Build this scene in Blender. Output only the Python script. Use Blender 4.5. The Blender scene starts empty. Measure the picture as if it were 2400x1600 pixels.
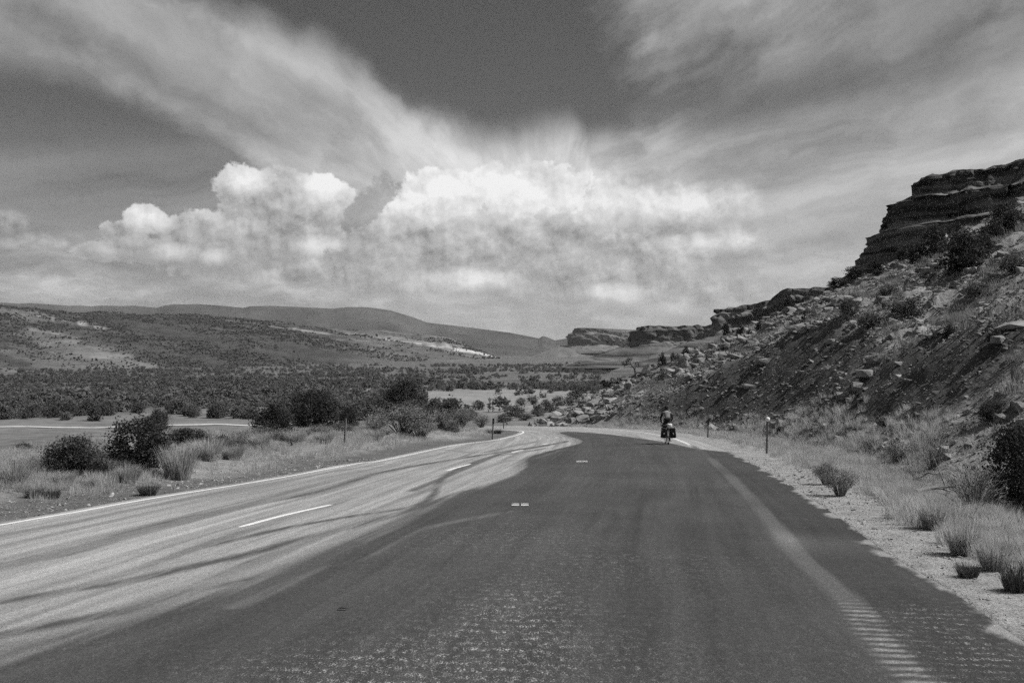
import bpy, math, random
import numpy as np
from mathutils import Vector, Matrix, Euler

R = math.radians
SC = bpy.context.scene
COL = SC.collection
rng = np.random.default_rng(11)
random.seed(11)

# ------------------------------------------------------------------ camera
F = 2333.0                      # focal length in photo pixels (35 mm on 36 mm film, 2400 px wide)
CAMZ = 2.1
PITCH = math.atan(60 / F)
cam_d = bpy.data.cameras.new('camera')
cam_d.lens = 35.0
cam_d.sensor_width = 36.0
cam_d.clip_start = 0.1
cam_d.clip_end = 60000
cam = bpy.data.objects.new('camera', cam_d)
cam.location = (0, 0, CAMZ)
cam.rotation_euler = (R(90) + PITCH, 0, 0)
COL.objects.link(cam)
SC.camera = cam

# ------------------------------------------------------------------ render settings
SC.view_settings.view_transform = 'Standard'
SC.view_settings.look = 'None'
SC.view_settings.gamma = 1
SC.view_settings.exposure = 0.0
SC.view_settings.use_curve_mapping = False
SC.cycles.max_bounces = 4
SC.cycles.diffuse_bounces = 2
SC.cycles.glossy_bounces = 1
SC.cycles.transmission_bounces = 1
SC.cycles.volume_bounces = 0
SC.cycles.use_denoising = False      # fast black-and-white film: leave the grain
SC.cycles.use_adaptive_sampling = True
SC.cycles.adaptive_threshold = 0.035
SC.cycles.adaptive_min_samples = 24

# ------------------------------------------------------------------ sun: from the right
SUN_EL, SUN_AZ = 50.0, 92.0      # azimuth clockwise from the view direction (+Y)
sdir = Vector((math.sin(R(SUN_AZ)) * math.cos(R(SUN_EL)), math.cos(R(SUN_AZ)) * math.cos(R(SUN_EL)), math.sin(R(SUN_EL))))
sun_d = bpy.data.lights.new('sun', 'SUN')
sun_d.energy = 5.0
sun_d.angle = R(0.53)
sun_d.color = (1.0, 0.99, 0.975)
sun = bpy.data.objects.new('sun', sun_d)
sun.rotation_euler = (-sdir).to_track_quat('-Z', 'Y').to_euler()
COL.objects.link(sun)

# ------------------------------------------------------------------ node expressions
class NX:
    """A socket (or number) with arithmetic that builds Math nodes."""
    nt = None
    def __init__(self, s): self.s = s
    @staticmethod
    def m(op, *a, clamp=False):
        n = NX.nt.nodes.new('ShaderNodeMath'); n.operation = op; n.use_clamp = clamp
        for i, v in enumerate(a):
            v = v.s if isinstance(v, NX) else v
            if isinstance(v, (int, float)): n.inputs[i].default_value = v
            else: NX.nt.links.new(v, n.inputs[i])
        return NX(n.outputs[0])
    def __add__(a, b): return NX.m('ADD', a, b)
    __radd__ = __add__
    def __sub__(a, b): return NX.m('SUBTRACT', a, b)
    def __rsub__(a, b): return NX.m('SUBTRACT', b, a)
    def __mul__(a, b): return NX.m('MULTIPLY', a, b)
    __rmul__ = __mul__
    def __truediv__(a, b): return NX.m('DIVIDE', a, b)
    def __rtruediv__(a, b): return NX.m('DIVIDE', b, a)
    def __neg__(a): return NX.m('MULTIPLY', a, -1.0)
def nmax(a, b): return NX.m('MAXIMUM', a, b)
def nmin(a, b): return NX.m('MINIMUM', a, b)
def smax(a, b, k): return NX.m('SMOOTH_MAX', a, b, k)
def sat(a): return NX.m('ADD', a, 0.0, clamp=True)
def sstep(a, lo, hi):
    n = NX.nt.nodes.new('ShaderNodeMapRange'); n.interpolation_type = 'SMOOTHSTEP'
    NX.nt.links.new(a.s, n.inputs['Value'])
    for k, v in (('From Min', lo), ('From Max', hi)):
        n.inputs[k].default_value = v
    return NX(n.outputs['Result'])
def mix(a, b, t):
    return a + (b - a) * t if isinstance(a, NX) or isinstance(b, NX) else NX.m('MULTIPLY_ADD', t, b - a, a)
def vec(x, y, z=0.0):
    n = NX.nt.nodes.new('ShaderNodeCombineXYZ')
    for i, v in enumerate((x, y, z)):
        if isinstance(v, NX): NX.nt.links.new(v.s, n.inputs[i])
        else: n.inputs[i].default_value = v
    return n.outputs[0]
def noise(v, scale=1.0, detail=5.0, rough=0.55, dist=0.0):
    n = NX.nt.nodes.new('ShaderNodeTexNoise')
    NX.nt.links.new(v, n.inputs['Vector'])
    n.inputs['Scale'].default_value = scale; n.inputs['Detail'].default_value = detail
    n.inputs['Roughness'].default_value = rough; n.inputs['Distortion'].default_value = dist
    return NX(n.outputs[0])
def fcurve(x, x0, x1, y0, y1, pts):
    """Piecewise curve y(x): pts in real units, x0..x1 / y0..y1 the ranges."""
    n = NX.nt.nodes.new('ShaderNodeFloatCurve')
    c = n.mapping.curves[0]
    q = [((a - x0) / (x1 - x0), (b - y0) / (y1 - y0)) for a, b in pts]
    while len(c.points) < len(q): c.points.new(0.5, 0.5)
    for p, (a, b) in zip(c.points, q): p.location = (a, b); p.handle_type = 'AUTO'
    n.mapping.update()
    NX.nt.links.new(((x - x0) * (1.0 / (x1 - x0))).s, n.inputs['Value'])
    return NX(n.outputs[0]) * (y1 - y0) + y0

# ------------------------------------------------------------------ sky
def sky_uv(px, py):
    """Photo pixel -> (azimuth, elevation) of its direction, in units of 1/F radian, origin straight ahead on the horizon."""
    x, zc = (px - 1200) / F, (800 - py) / F
    y, z = math.cos(PITCH) - math.sin(PITCH) * zc, math.sin(PITCH) + math.cos(PITCH) * zc
    return math.atan2(x, y) * F, math.asin(z / math.sqrt(x * x + y * y + z * z)) * F

world = bpy.data.worlds.new('World')
SC.world = world
world.use_nodes = True
nt = world.node_tree
nt.nodes.clear()
NX.nt = nt
out = nt.nodes.new('ShaderNodeOutputWorld')
bg = nt.nodes.new('ShaderNodeBackground')
bg.inputs['Strength'].default_value = 0.1
nt.links.new(bg.outputs[0], out.inputs[0])
sky = nt.nodes.new('ShaderNodeTexSky')
sky.sky_type = 'NISHITA'
sky.sun_disc = False
sky.sun_elevation = R(SUN_EL)
sky.sun_rotation = R(SUN_AZ)
sky.altitude = 1800
sky.dust_density = 0.6
sep = nt.nodes.new('ShaderNodeSeparateColor')
nt.links.new(sky.outputs[0], sep.inputs[0])
clear = NX(sep.outputs[0])       # panchromatic film behind a red filter: the blue sky goes dark
tc = nt.nodes.new('ShaderNodeTexCoord')
sx = nt.nodes.new('ShaderNodeSeparateXYZ')
nt.links.new(tc.outputs['Generated'], sx.inputs[0])
dx, dy, dz = NX(sx.outputs[0]), NX(sx.outputs[1]), NX(sx.outputs[2])
U = NX.m('ARCTAN2', dx, dy) * F
V = NX.m('ARCSINE', nmin(nmax(dz, -1.0), 1.0)) * F

uv = vec(U * 0.01, V * 0.01)
w1 = noise(uv, 0.55, 6, 0.55) - 0.5
w2 = noise(vec(U * 0.01 + 31.0, V * 0.01), 0.55, 6, 0.55) - 0.5
# -- high thin cloud: streaks fan out from a point low in the centre
fu, fv = sky_uv(1300, 640)
ru, rv = U - fu, V - fv
rr = NX.m('SQRT', ru * ru + rv * rv + 900.0)
th = NX.m('ARCTAN2', ru, rv)
lr = NX.m('LOGARITHM', rr, 2.718)
st1 = noise(vec(th * 2.6 + w1 * 0.9, lr * 1.3 + w2 * 0.8), 1.0, 5, 0.52)
st2 = noise(vec(th * 8.0 + w1 * 1.3, lr * 2.2 + w2 * 0.6, 7.0), 1.0, 5, 0.6)
st = st1 * 0.55 + st2 * 0.45
# the veil on the right is combed along a flatter direction
qu, qv = sky_uv(200, 800)
qx, qy = U - qu, V - qv
tq = NX.m('ARCTAN2', qy, qx)
lq = NX.m('LOGARITHM', NX.m('SQRT', qx * qx + qy * qy + 900.0), 2.718)
sr1 = noise(vec(tq * 7.0 + w1 * 0.9, lq * 2.2 + w2 * 0.8, 4.0), 1.0, 5, 0.55)
sr2 = noise(vec(tq * 26.0 + w2 * 1.5, lq * 6.0 + w1 * 1.2, 9.0), 1.0, 5, 0.6)
sr = sr1 * 0.6 + sr2 * 0.4
def curve_pix(pts):
    return [sky_uv(*p) for p in pts]
Uw = U + w1 * 170.0
Vw = V + w2 * 130.0
# main band on the left: below its upper rim, above its lower rim
up = curve_pix([(-400, -420), (0, -190), (300, -70), (470, -10), (650, 45), (800, 112), (900, 165), (1010, 240), (1110, 300), (1210, 285), (1320, 262), (1400, 330), (1500, 385), (1700, 390), (2400, 400)])
lo = curve_pix([(-400, 150), (0, 180), (200, 205), (330, 245), (430, 303), (540, 345), (620, 420), (760, 520), (900, 580), (1200, 620), (1600, 620), (2400, 620)])
U0, U1 = -1700.0, 1250.0
upv = fcurve(Uw, U0, U1, 0, 1500, [(a, b) for a, b in up])
lov = fcurve(Uw, U0, U1, 0, 1500, [(a, b) for a, b in lo])
front = sstep(U, -2300.0, -1500.0) * (1.0 - sstep(U, 1150.0, 1500.0))
cu, cv = sky_uv(1180, 420)
ce = NX.m('SQRT', (U - cu) * (U - cu) * (1 / 620.0 ** 2) + (V - cv) * (V - cv) * (1 / 190.0 ** 2))
glow = 1.0 - sstep(ce + w1 * 0.8, 0.15, 1.2)
fan = sstep(rr, 250.0, 620.0)
b_up = sstep(upv - Vw + (st - 0.5) * 150.0 * fan + w2 * 110.0 * (1.0 - fan), -30.0, 95.0)
b_lo = sstep(Vw - lov + (st - 0.5) * 130.0, -30.0, 70.0)
hu, hv = sky_uv(830, 190)
hn, ht = V - hv + (U - hu) * 0.47, U - hu
he = NX.m('SQRT', ht * ht * (1 / 400.0 ** 2) + hn * hn * (1 / 100.0 ** 2))
glow2 = 1.0 - sstep(he + w2 * 0.8, 0.0, 1.35)
tu, tv = sky_uv(250, 120)
tn, tt = V - tv + (U - tu) * 0.42, U - tu
te = NX.m('SQRT', tt * tt * (1 / 420.0 ** 2) + tn * tn * (1 / 60.0 ** 2))
hole = 1.0 - sstep(te + w1 * 1.1, 0.1, 1.25)
band = b_up * b_lo * front * sat(0.80 + (st - 0.5) * 2.1 + glow2 * 0.30 - hole * 0.45)
band = nmax(band, glow * b_up * sat(w2 * 0.9 + 0.72))
# right: broad veil with a ragged left edge
ru0 = fcurve(Vw, 200.0, 1000.0, -200, 1000, [(200, 0), (430, 100), (520, 230), (600, 330), (700, 265), (800, 240), (900, 240), (1000, 260)])
veil = sstep(U + w1 * 220.0 - ru0 + (sr2 - 0.5) * 200.0, -60.0, 170.0) * sat(0.54 + (sr - 0.5) * 2.8 + w1 * 0.5)
gu, gv = sky_uv(1850, 230)
gn, gt = V - gv - (U - gu) * 0.12, U - gu
ge = NX.m('SQRT', gt * gt * (1 / 330.0 ** 2) + gn * gn * (1 / 75.0 ** 2))
veil = veil * (sstep(ge + w1 * 1.0, 0.2, 1.3) * 0.75 + 0.25)
lb = noise(vec(U * 0.0013 + w2 * 0.5, V * 0.009 + U * -0.0014 + w1 * 0.6, 3.0), 1.0, 5, 0.55)
lowband = sstep(U, -900.0, 300.0) * (1.0 - sstep(V + w2 * 90.0 - U * 0.10, 430.0, 560.0)) * sat((lb - 0.22) * 2.4)
leftlow = (1.0 - sstep(U, -700.0, 200.0)) * (1.0 - sstep(V + w1 * 140.0, 380.0, 560.0)) * sat((lb - 0.32) * 2.2) * 0.75
other = (1.0 - front) * sat((st1 - 0.45) * 1.2)       # thin cloud goes on beyond the frame
a_cirrus = sat(nmax(nmax(band, veil), nmax(nmax(lowband, leftlow), other)))
wv = vec(U * 0.01 + w1 * 0.3, V * 0.01 + w2 * 0.3)
n1 = noise(wv, 0.9, 7, 0.6)
n2 = noise(wv, 2.8, 6, 0.62)
pu, pv = sky_uv(865, 480)                               # the clear gap between the two heaps
pe_t, pe_n = (U - pu) * 0.75 + (V - pv) * 0.66, (V - pv) * 0.75 - (U - pu) * 0.66
pe = NX.m('SQRT', pe_t * pe_t * (1 / 85.0 ** 2) + pe_n * pe_n * (1 / 38.0 ** 2))
gap = sstep(pe + (n1 - 0.5) * 2.0 + (n2 - 0.5) * 1.6, 0.70, 1.12)
a_cirrus = a_cirrus * (gap * 0.45 + 0.55)
# -- heaped cloud: blobs roughened by noise
def blobs(lst, k=0.15):
    f = None
    for px, py, a, b in lst:
        u, v = sky_uv(px, py)
        qu, qv = (U - u) * (1.0 / a), (V - v) * (1.0 / b)
        g = 1.0 - NX.m('SQRT', qu * qu + qv * qv)
        f = g if f is None else smax(f, g, k)
    return f
heaps = [(565, 452, 66, 66), (660, 455, 95, 68), (750, 468, 85, 66), (690, 530, 140, 80), (590, 510, 85, 70),
         (345, 515, 52, 36), (290, 550, 56, 34), (245, 590, 60, 22), (455, 548, 85, 55), (380, 590, 150, 32), (560, 610, 190, 50),
         (965, 480, 88, 56), (900, 520, 60, 38), (840, 565, 75, 36), (1060, 450, 120, 62), (1220, 440, 150, 66)]
veils = [(1400, 450, 200, 65), (1620, 480, 200, 55), (1000, 570, 200, 75), (1250, 560, 230, 90), (1520, 570, 270, 70), (780, 640, 190, 45), (1080, 650, 260, 55), (1420, 660, 260, 50), (1640, 690, 260, 45),
         (10, 525, 45, 32), (60, 565, 70, 20)]
Fh = blobs(heaps) + (n1 - 0.5) * 1.25 + (n2 - 0.5) * 0.8
Fv = blobs(veils, 0.25) + (n1 - 0.5) * 1.2 + (n2 - 0.5) * 0.4 + w1 * 0.5
lowsoft = sstep(V, 130.0, 330.0)
a_cum = nmax(nmax(sstep(Fh, -0.03, 0.15), sstep(blobs(heaps[5:11]), 0.25, 0.5)) * lowsoft, sstep(Fv, -0.25, 0.55) * sstep(V, 60.0, 220.0) * 0.9)
bright = blobs([(1150, 445, 400, 75), (575, 420, 60, 36), (765, 435, 70, 40), (1500, 470, 300, 50), (345, 512, 60, 30), (965, 470, 130, 60), (415, 592, 55, 20), (500, 602, 36, 20), (745, 575, 55, 22), (1100, 655, 110, 28), (1560, 735, 70, 24), (1440, 690, 100, 24), (1680, 570, 120, 26)], 0.1)
n3 = noise(vec(U * 0.01 + w1 * 0.3 + 0.22, V * 0.01 + w2 * 0.3 + 0.34), 0.9, 5, 0.6)   # the same heaps sampled towards the light
n4 = noise(vec(U * 0.01 + w1 * 0.3 + 0.07, V * 0.01 + w2 * 0.3 + 0.11), 2.8, 5, 0.62)
relief = (n1 - n3) * 3.0 + (n2 - n4) * 0.9 + (n2 - 0.5) * 1.0
lum = sat(0.29 + sat(bright + 0.25) * 0.62 + relief * 0.44 + sstep(V, 130.0, 400.0) * 0.06)
rim = (1.0 - sstep(Fh, 0.05, 0.35)) * sstep(Fh, -0.1, 0.0) * sstep(V, 230.0, 400.0) * 0.16
c_cum = mix(2.1, 9.4, sat(lum + rim))
# -- flat layers near the horizon
ly = noise(vec(U * 0.0046 + w1 * 0.9, V * 0.015 + w2 * 1.0, 11.0), 1.0, 7, 0.62)
a_lay = (1.0 - sstep(V + w1 * 160.0, 170.0, 360.0)) * sstep(V, -60.0, 0.0) * sat(0.55 + (ly - 0.5) * 1.6)
c_lay = mix(2.1, 6.4, sat(0.38 + (ly - 0.5) * 3.2 + sstep(U, -900.0, 500.0) * 0.26))
base = clear * 0.60 + 0.05
c1 = mix(base, mix(2.6 + front * 1.4, 8.6, sat(glow * 0.75 + glow2 * 0.36 + lowband * 0.30 + (st - 0.42) * 0.9 * (fan * 0.8 + 0.2) + w1 * 0.3)), a_cirrus * 0.92)
c2 = mix(c1, c_lay, a_lay)
c3 = mix(c2, c_cum, a_cum * 0.96 * nmax(gap, 0.12))
rgb = nt.nodes.new('ShaderNodeCombineColor')
for i in range(3): nt.links.new(c3.s, rgb.inputs[i])
nt.links.new(rgb.outputs[0], bg.inputs['Color'])

# ================================================================== helpers
def _hash(ix, iy, seed):
    with np.errstate(over='ignore'):
        h = (ix.astype(np.int64) * 374761393 + iy.astype(np.int64) * 668265263 + seed * 1274126177).astype(np.uint32)
        h = (h ^ (h >> np.uint32(13))) * np.uint32(1274126177)
        h = h ^ (h >> np.uint32(16))
        h = h * np.uint32(2246822519)
        h = h ^ (h >> np.uint32(15))
    return h.astype(np.float64) / 4294967295.0
def vnoise(x, y, seed=0):
    x = np.asarray(x, float); y = np.asarray(y, float)
    ix, iy = np.floor(x), np.floor(y)
    fx, fy = x - ix, y - iy
    fx = fx * fx * fx * (fx * (fx * 6 - 15) + 10); fy = fy * fy * fy * (fy * (fy * 6 - 15) + 10)
    a, b = _hash(ix, iy, seed), _hash(ix + 1, iy, seed)
    c, d = _hash(ix, iy + 1, seed), _hash(ix + 1, iy + 1, seed)
    return (a + (b - a) * fx) + ((c + (d - c) * fx) - (a + (b - a) * fx)) * fy - 0.5
def fbm(x, y, oct=4, seed=0, gain=0.5):
    s, a, f = 0.0, 1.0, 1.0
    for k in range(oct):
        s = s + a * vnoise(x * f + 17.3 * k, y * f - 9.1 * k, seed + k); a *= gain; f *= 2.03
    return s
def ss(x, a, b):
    t = np.clip((x - a) / (b - a), 0, 1); return t * t * (3 - 2 * t)
def smin(a, b, k):
    h = np.clip(0.5 + 0.5 * (b - a) / k, 0, 1); return b + (a - b) * h - k * h * (1 - h)
def smaxn(a, b, k): return -smin(-a, -b, k)
def lerp(a, b, t): return a + (b - a) * t

def ray(px, py):
    x, zc = (px - 1200) / F, (800 - py) / F
    return np.array([x, math.cos(PITCH) - math.sin(PITCH) * zc, math.sin(PITCH) + math.cos(PITCH) * zc])
def at(px, py, Y):
    """World point seen at a photo pixel, Y metres ahead."""
    d = ray(px, py); d = d / d[1] * Y
    return np.array([d[0], Y, d[2] + CAMZ])
G = -0.03                        # the road runs downhill
def on_road(px, py):
    d = ray(px, py); t = CAMZ / (G * d[1] - d[2])
    return d[0] * t, d[1] * t

def road_z(x, y):
    """The road falls evenly, then dips harder once round the bend."""
    d = -(np.asarray(x, float) + 2.0)
    return G * np.clip(y, -40, 90) - 0.17 * ss(y, 58, 66) * (d + np.sqrt(d * d + 2.0)) * 0.5
def spline(pts, n):
    """Catmull-Rom through pts, n samples, even in arc length."""
    p = np.array(pts, float)
    p = np.vstack([2 * p[0] - p[1], p, 2 * p[-1] - p[-2]])
    out = []
    for i in range(1, len(p) - 2):
        t = np.linspace(0, 1, 40, endpoint=False)[:, None]
        a, b, c, d = p[i - 1], p[i], p[i + 1], p[i + 2]
        out.append(0.5 * ((2 * b) + (c - a) * t + (2 * a - 5 * b + 4 * c - d) * t ** 2 + (3 * b - a - 3 * c + d) * t ** 3))
    q = np.vstack(out + [p[-2][None]])
    s = np.concatenate([[0], np.cumsum(np.linalg.norm(np.diff(q, axis=0), axis=1))])
    u = np.linspace(0, s[-1], n)
    return np.stack([np.interp(u, s, q[:, k]) for k in range(q.shape[1])], 1)
def poly_dist(x, y, line):
    """Distance to an open polyline, its sign (+ on the right of its direction) and the arc position."""
    x = np.asarray(x, float).ravel(); y = np.asarray(y, float).ravel()
    best = np.full(x.shape, 1e18); sg = np.ones_like(x); arc = np.zeros_like(x); s0 = 0.0
    for (ax, ay), (bx, by) in zip(line[:-1], line[1:]):
        ux, uy = bx - ax, by - ay; L = math.hypot(ux, uy)
        t = np.clip(((x - ax) * ux + (y - ay) * uy) / (L * L), 0, 1)
        qx, qy = x - ax - t * ux, y - ay - t * uy
        d = qx * qx + qy * qy
        m = d < best
        best = np.where(m, d, best); sg = np.where(m, np.sign(ux * qy - uy * qx) * -1, sg); arc = np.where(m, s0 + t * L, arc)
        s0 += L
    return np.sqrt(best) * np.where(sg == 0, 1, sg), arc

def new_mesh(name, v, f, mats=(), smooth=False, attrs=None, fmat=None):
    """v: (n,3); f: list of arrays of faces (k,3) or (k,4)."""
    me = bpy.data.meshes.new(name)
    if not isinstance(f, (list, tuple)): f = [f]
    f = [np.asarray(a, np.int32) for a in f if len(a)]
    v = np.asarray(v, np.float32)
    me.vertices.add(len(v)); me.vertices.foreach_set('co', v.ravel())
    nl = sum(a.size for a in f); nf = sum(len(a) for a in f)
    me.loops.add(nl); me.loops.foreach_set('vertex_index', np.concatenate([a.ravel() for a in f]))
    me.polygons.add(nf)
    tot = np.concatenate([np.full(len(a), a.shape[1], np.int32) for a in f])
    me.polygons.foreach_set('loop_start', np.concatenate([[0], np.cumsum(tot)[:-1]]).astype(np.int32))
    me.polygons.foreach_set('loop_total', tot)
    me.polygons.foreach_set('use_smooth', np.full(nf, smooth))
    if fmat is not None: me.polygons.foreach_set('material_index', np.asarray(fmat, np.int32))
    for m in mats: me.materials.append(m)
    for k, a in (attrs or {}).items():
        at_ = me.attributes.new(k, 'FLOAT', 'POINT'); at_.data.foreach_set('value', np.asarray(a, np.float32))
    me.update(calc_edges=True)
    return me
def link(name, data, parent=None, label=None, cat=None, group=None, kind=None, loc=None, rot=None, scale=None):
    o = bpy.data.objects.new(name, data); COL.objects.link(o)
    if parent: o.parent = parent
    for k, v in (('label', label), ('category', cat), ('group', group), ('kind', kind)):
        if v: o[k] = v
    if loc is not None: o.location = [float(c) for c in loc]
    if rot is not None: o.rotation_euler = rot
    if scale is not None: o.scale = scale if hasattr(scale, '__len__') else (scale,) * 3
    return o

# ------------------------------------------------------------------ materials (a black-and-white photograph: every tone is a grey)
def gmat(name, lo, hi, scale=4.0, rough=0.92, attr=None, bump=0.0, bscale=None, stretch=(1, 1, 1), detail=6, spec=0.25, vary=0.0, contrast=(0.3, 0.7), fine=None, leaf=0.0):
    """Principled grey. Base colour from lo to hi by noise; with attr, that attribute (an albedo) times lo..hi."""
    m = bpy.data.materials.new(name); m.use_nodes = True
    t = m.node_tree; NX.nt = t
    b = t.nodes['Principled BSDF']
    b.inputs['Roughness'].default_value = rough
    b.inputs['Specular IOR Level'].default_value = spec
    tcn = t.nodes.new('ShaderNodeTexCoord')
    mp = t.nodes.new('ShaderNodeMapping'); mp.inputs['Scale'].default_value = stretch
    t.links.new(tcn.outputs['Object'], mp.inputs['Vector'])
    n = noise(mp.outputs[0], scale, detail, 0.6)
    k = sstep(n, *contrast)
    if fine:
        k2 = sstep(noise(tcn.outputs['Object'], fine[0], 4, 0.65), 0.28, 0.72)
        k = sat(k * (1 - fine[1]) + k2 * fine[1])
    v = mix(lo, hi, k)
    if attr:
        an = t.nodes.new('ShaderNodeAttribute'); an.attribute_name = attr
        v = v * NX(an.outputs['Fac'])
    if vary:
        oi = t.nodes.new('ShaderNodeObjectInfo')
        v = v * mix(1 - vary, 1 + vary, NX(oi.outputs['Random']))
    cc = t.nodes.new('ShaderNodeCombineColor')
    for i in range(3): t.links.new(v.s, cc.inputs[i])
    t.links.new(cc.outputs[0], b.inputs['Base Color'])
    if bump:
        bn = t.nodes.new('ShaderNodeBump'); bn.inputs['Strength'].default_value = 1.0; bn.inputs['Distance'].default_value = bump
        nb = noise(tcn.outputs['Object'], bscale or scale * 3, 5, 0.65)
        t.links.new(nb.s, bn.inputs['Height']); t.links.new(bn.outputs[0], b.inputs['Normal'])
    if leaf:                                  # thin blades and leaves let some light through
        tr = t.nodes.new('ShaderNodeBsdfTranslucent'); mx = t.nodes.new('ShaderNodeMixShader'); mx.inputs[0].default_value = leaf
        t.links.new(cc.outputs[0], tr.inputs['Color']); t.links.new(b.outputs[0], mx.inputs[1]); t.links.new(tr.outputs[0], mx.inputs[2])
        t.links.new(mx.outputs[0], t.nodes['Material Output'].inputs['Surface'])
    return m

M = {}
M['verge'] = gmat('verge_ground', 0.45, 1.45, 2.2, attr='tone', bump=0.06, bscale=14.0, fine=(26.0, 0.6))
M['hillside'] = gmat('hillside_soil', 0.55, 1.5, 1.2, attr='tone', bump=0.12, bscale=3.0, fine=(9.0, 0.55))
M['valley'] = gmat('valley_soil', 0.65, 1.35, 0.05, attr='tone', fine=(0.4, 0.55))
M['hills'] = gmat('hill_slope', 0.45, 1.55, 0.02, attr='tone', fine=(0.12, 0.45))
M['mesa'] = gmat('mesa_slope', 0.75, 1.25, 0.006, attr='tone', fine=(0.04, 0.5))
M['road'] = gmat('asphalt', 0.5, 1.5, 22.0, attr='tone', bump=0.014, bscale=50.0, rough=0.9, fine=(90.0, 0.7), spec=0.15)
# loose pale chippings on the seal: specks wherever the mesh attribute says they gathered
_t = M['road'].node_tree; NX.nt = _t
_b = _t.nodes['Principled BSDF']; _cc = _b.inputs['Base Color'].links[0].from_node
_old = NX(_cc.inputs[0].links[0].from_socket)
_an = _t.nodes.new('ShaderNodeAttribute'); _an.attribute_name = 'chip'
_tc = _t.nodes.new('ShaderNodeTexCoord'); _mp = _t.nodes.new('ShaderNodeMapping'); _mp.inputs['Scale'].default_value = (1, 0.42, 1)
_t.links.new(_tc.outputs['Object'], _mp.inputs['Vector'])
_s = noise(_mp.outputs[0], 75.0, 3, 0.75) * 0.65 + noise(_mp.outputs[0], 17.0, 3, 0.6) * 0.35
_new = _old + sstep(_s, 0.50, 0.66) * NX(_an.outputs['Fac'])
for _i in range(3): _t.links.new(_new.s, _cc.inputs[_i])
M['paint'] = gmat('road_paint', 0.62, 0.82, 14.0, rough=0.7)
M['track'] = gmat('track_gravel', 0.42, 0.6, 0.5)

# ================================================================== road curves (plan), measured on the road plane
def pl(*px): return [on_road(*p) for p in px]
# outer (right, then far) white line, and the faded ghost of it in the foreground
outer_line = pl((2057, 1495), (2006, 1423), (1914, 1337), (1858, 1286), (1802, 1214), (1741, 1148), (1685, 1092), (1634, 1051), (1590, 1031), (1549, 1020)) + [(7.3, 62.0), (5.3, 66.6), (2.6, 70.2), (-1.5, 73.4), (-8, 77.5), (-18, 83), (-32, 90)]
d0 = np.array(outer_line[0]) - np.array(outer_line[2]); d0 /= np.linalg.norm(d0)
outer_line = [tuple(np.array(outer_line[0]) + d0 * k) for k in (28, 14, 5)] + outer_line
inner_line = pl((0, 1230), (160, 1203), (337, 1171), (646, 1121), (837, 1086), (900, 1078), (1061, 1044), (1153, 1032), (1198, 1023)) + [(0.62, 58.4), (0.45, 62.5), (-1.2, 65.6), (-4.5, 68.5), (-10, 72), (-19, 77), (-32, 83)]
d0 = np.array(inner_line[0]) - np.array(inner_line[2]); d0 /= np.linalg.norm(d0)
inner_line = [tuple(np.array(inner_line[0]) + d0 * k) for k in (36, 24, 12)] + inner_line
OL = spline(outer_line, 260)
IL = spline(inner_line, 260)
def offset(line, d):
    """Shift a plan polyline by d (a number or one per point) to its right."""
    t = np.gradient(line, axis=0); t /= np.linalg.norm(t, axis=1)[:, None]
    return line + np.stack([t[:, 1], -t[:, 0]], 1) * np.reshape(d, (-1, 1))
yo = OL[:, 1]
OE = offset(OL, np.interp(yo, [0, 12, 24, 45, 60, 80], [1.25, 1.2, 1.25, 0.9, 0.6, 0.5]))     # asphalt edge, outer
IE = offset(IL, -0.28)                                                                       # asphalt edge, inner

# ================================================================== the lie of the land
def interp_px(px, tab):
    a = np.array(tab, float); return np.interp(px, a[:, 0], a[:, 1])
CREST = [(-900, 700), (0, 718), (85, 722), (170, 735), (298, 737), (425, 741), (595, 750), (808, 773), (900, 773), (1060, 795), (1165, 838), (1230, 858)]
SKYLINE = [(-900, 704), (0, 707), (120, 712), (213, 717), (238, 714), (300, 715), (366, 720), (385, 714), (408, 710), (500, 714), (570, 719), (587, 715), (700, 718), (778, 721), (816, 717), (860, 719), (914, 727), (950, 737), (974, 745), (1001, 755), (1108, 767), (1198, 779), (1263, 792), (1272, 786), (1285, 790), (1300, 797), (1329, 792), (1400, 806), (3000, 830)]
def valley_z(Y):
    return np.interp(Y, [0, 500, 700, 900, 1500, 3000, 6000, 30000], [-8, -8, -5, -1, 14, 34, 60, 90])
BUTTE = [(at(1325, 800, 2500)[0], 2500), (at(1500, 800, 2620)[0], 2620), (at(1640, 800, 2700)[0], 2700)]
TIERC = [(at(1503, 800, 900)[0], 905), (at(1640, 800, 930)[0], 930), (at(1900, 800, 960)[0], 960)]
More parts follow.
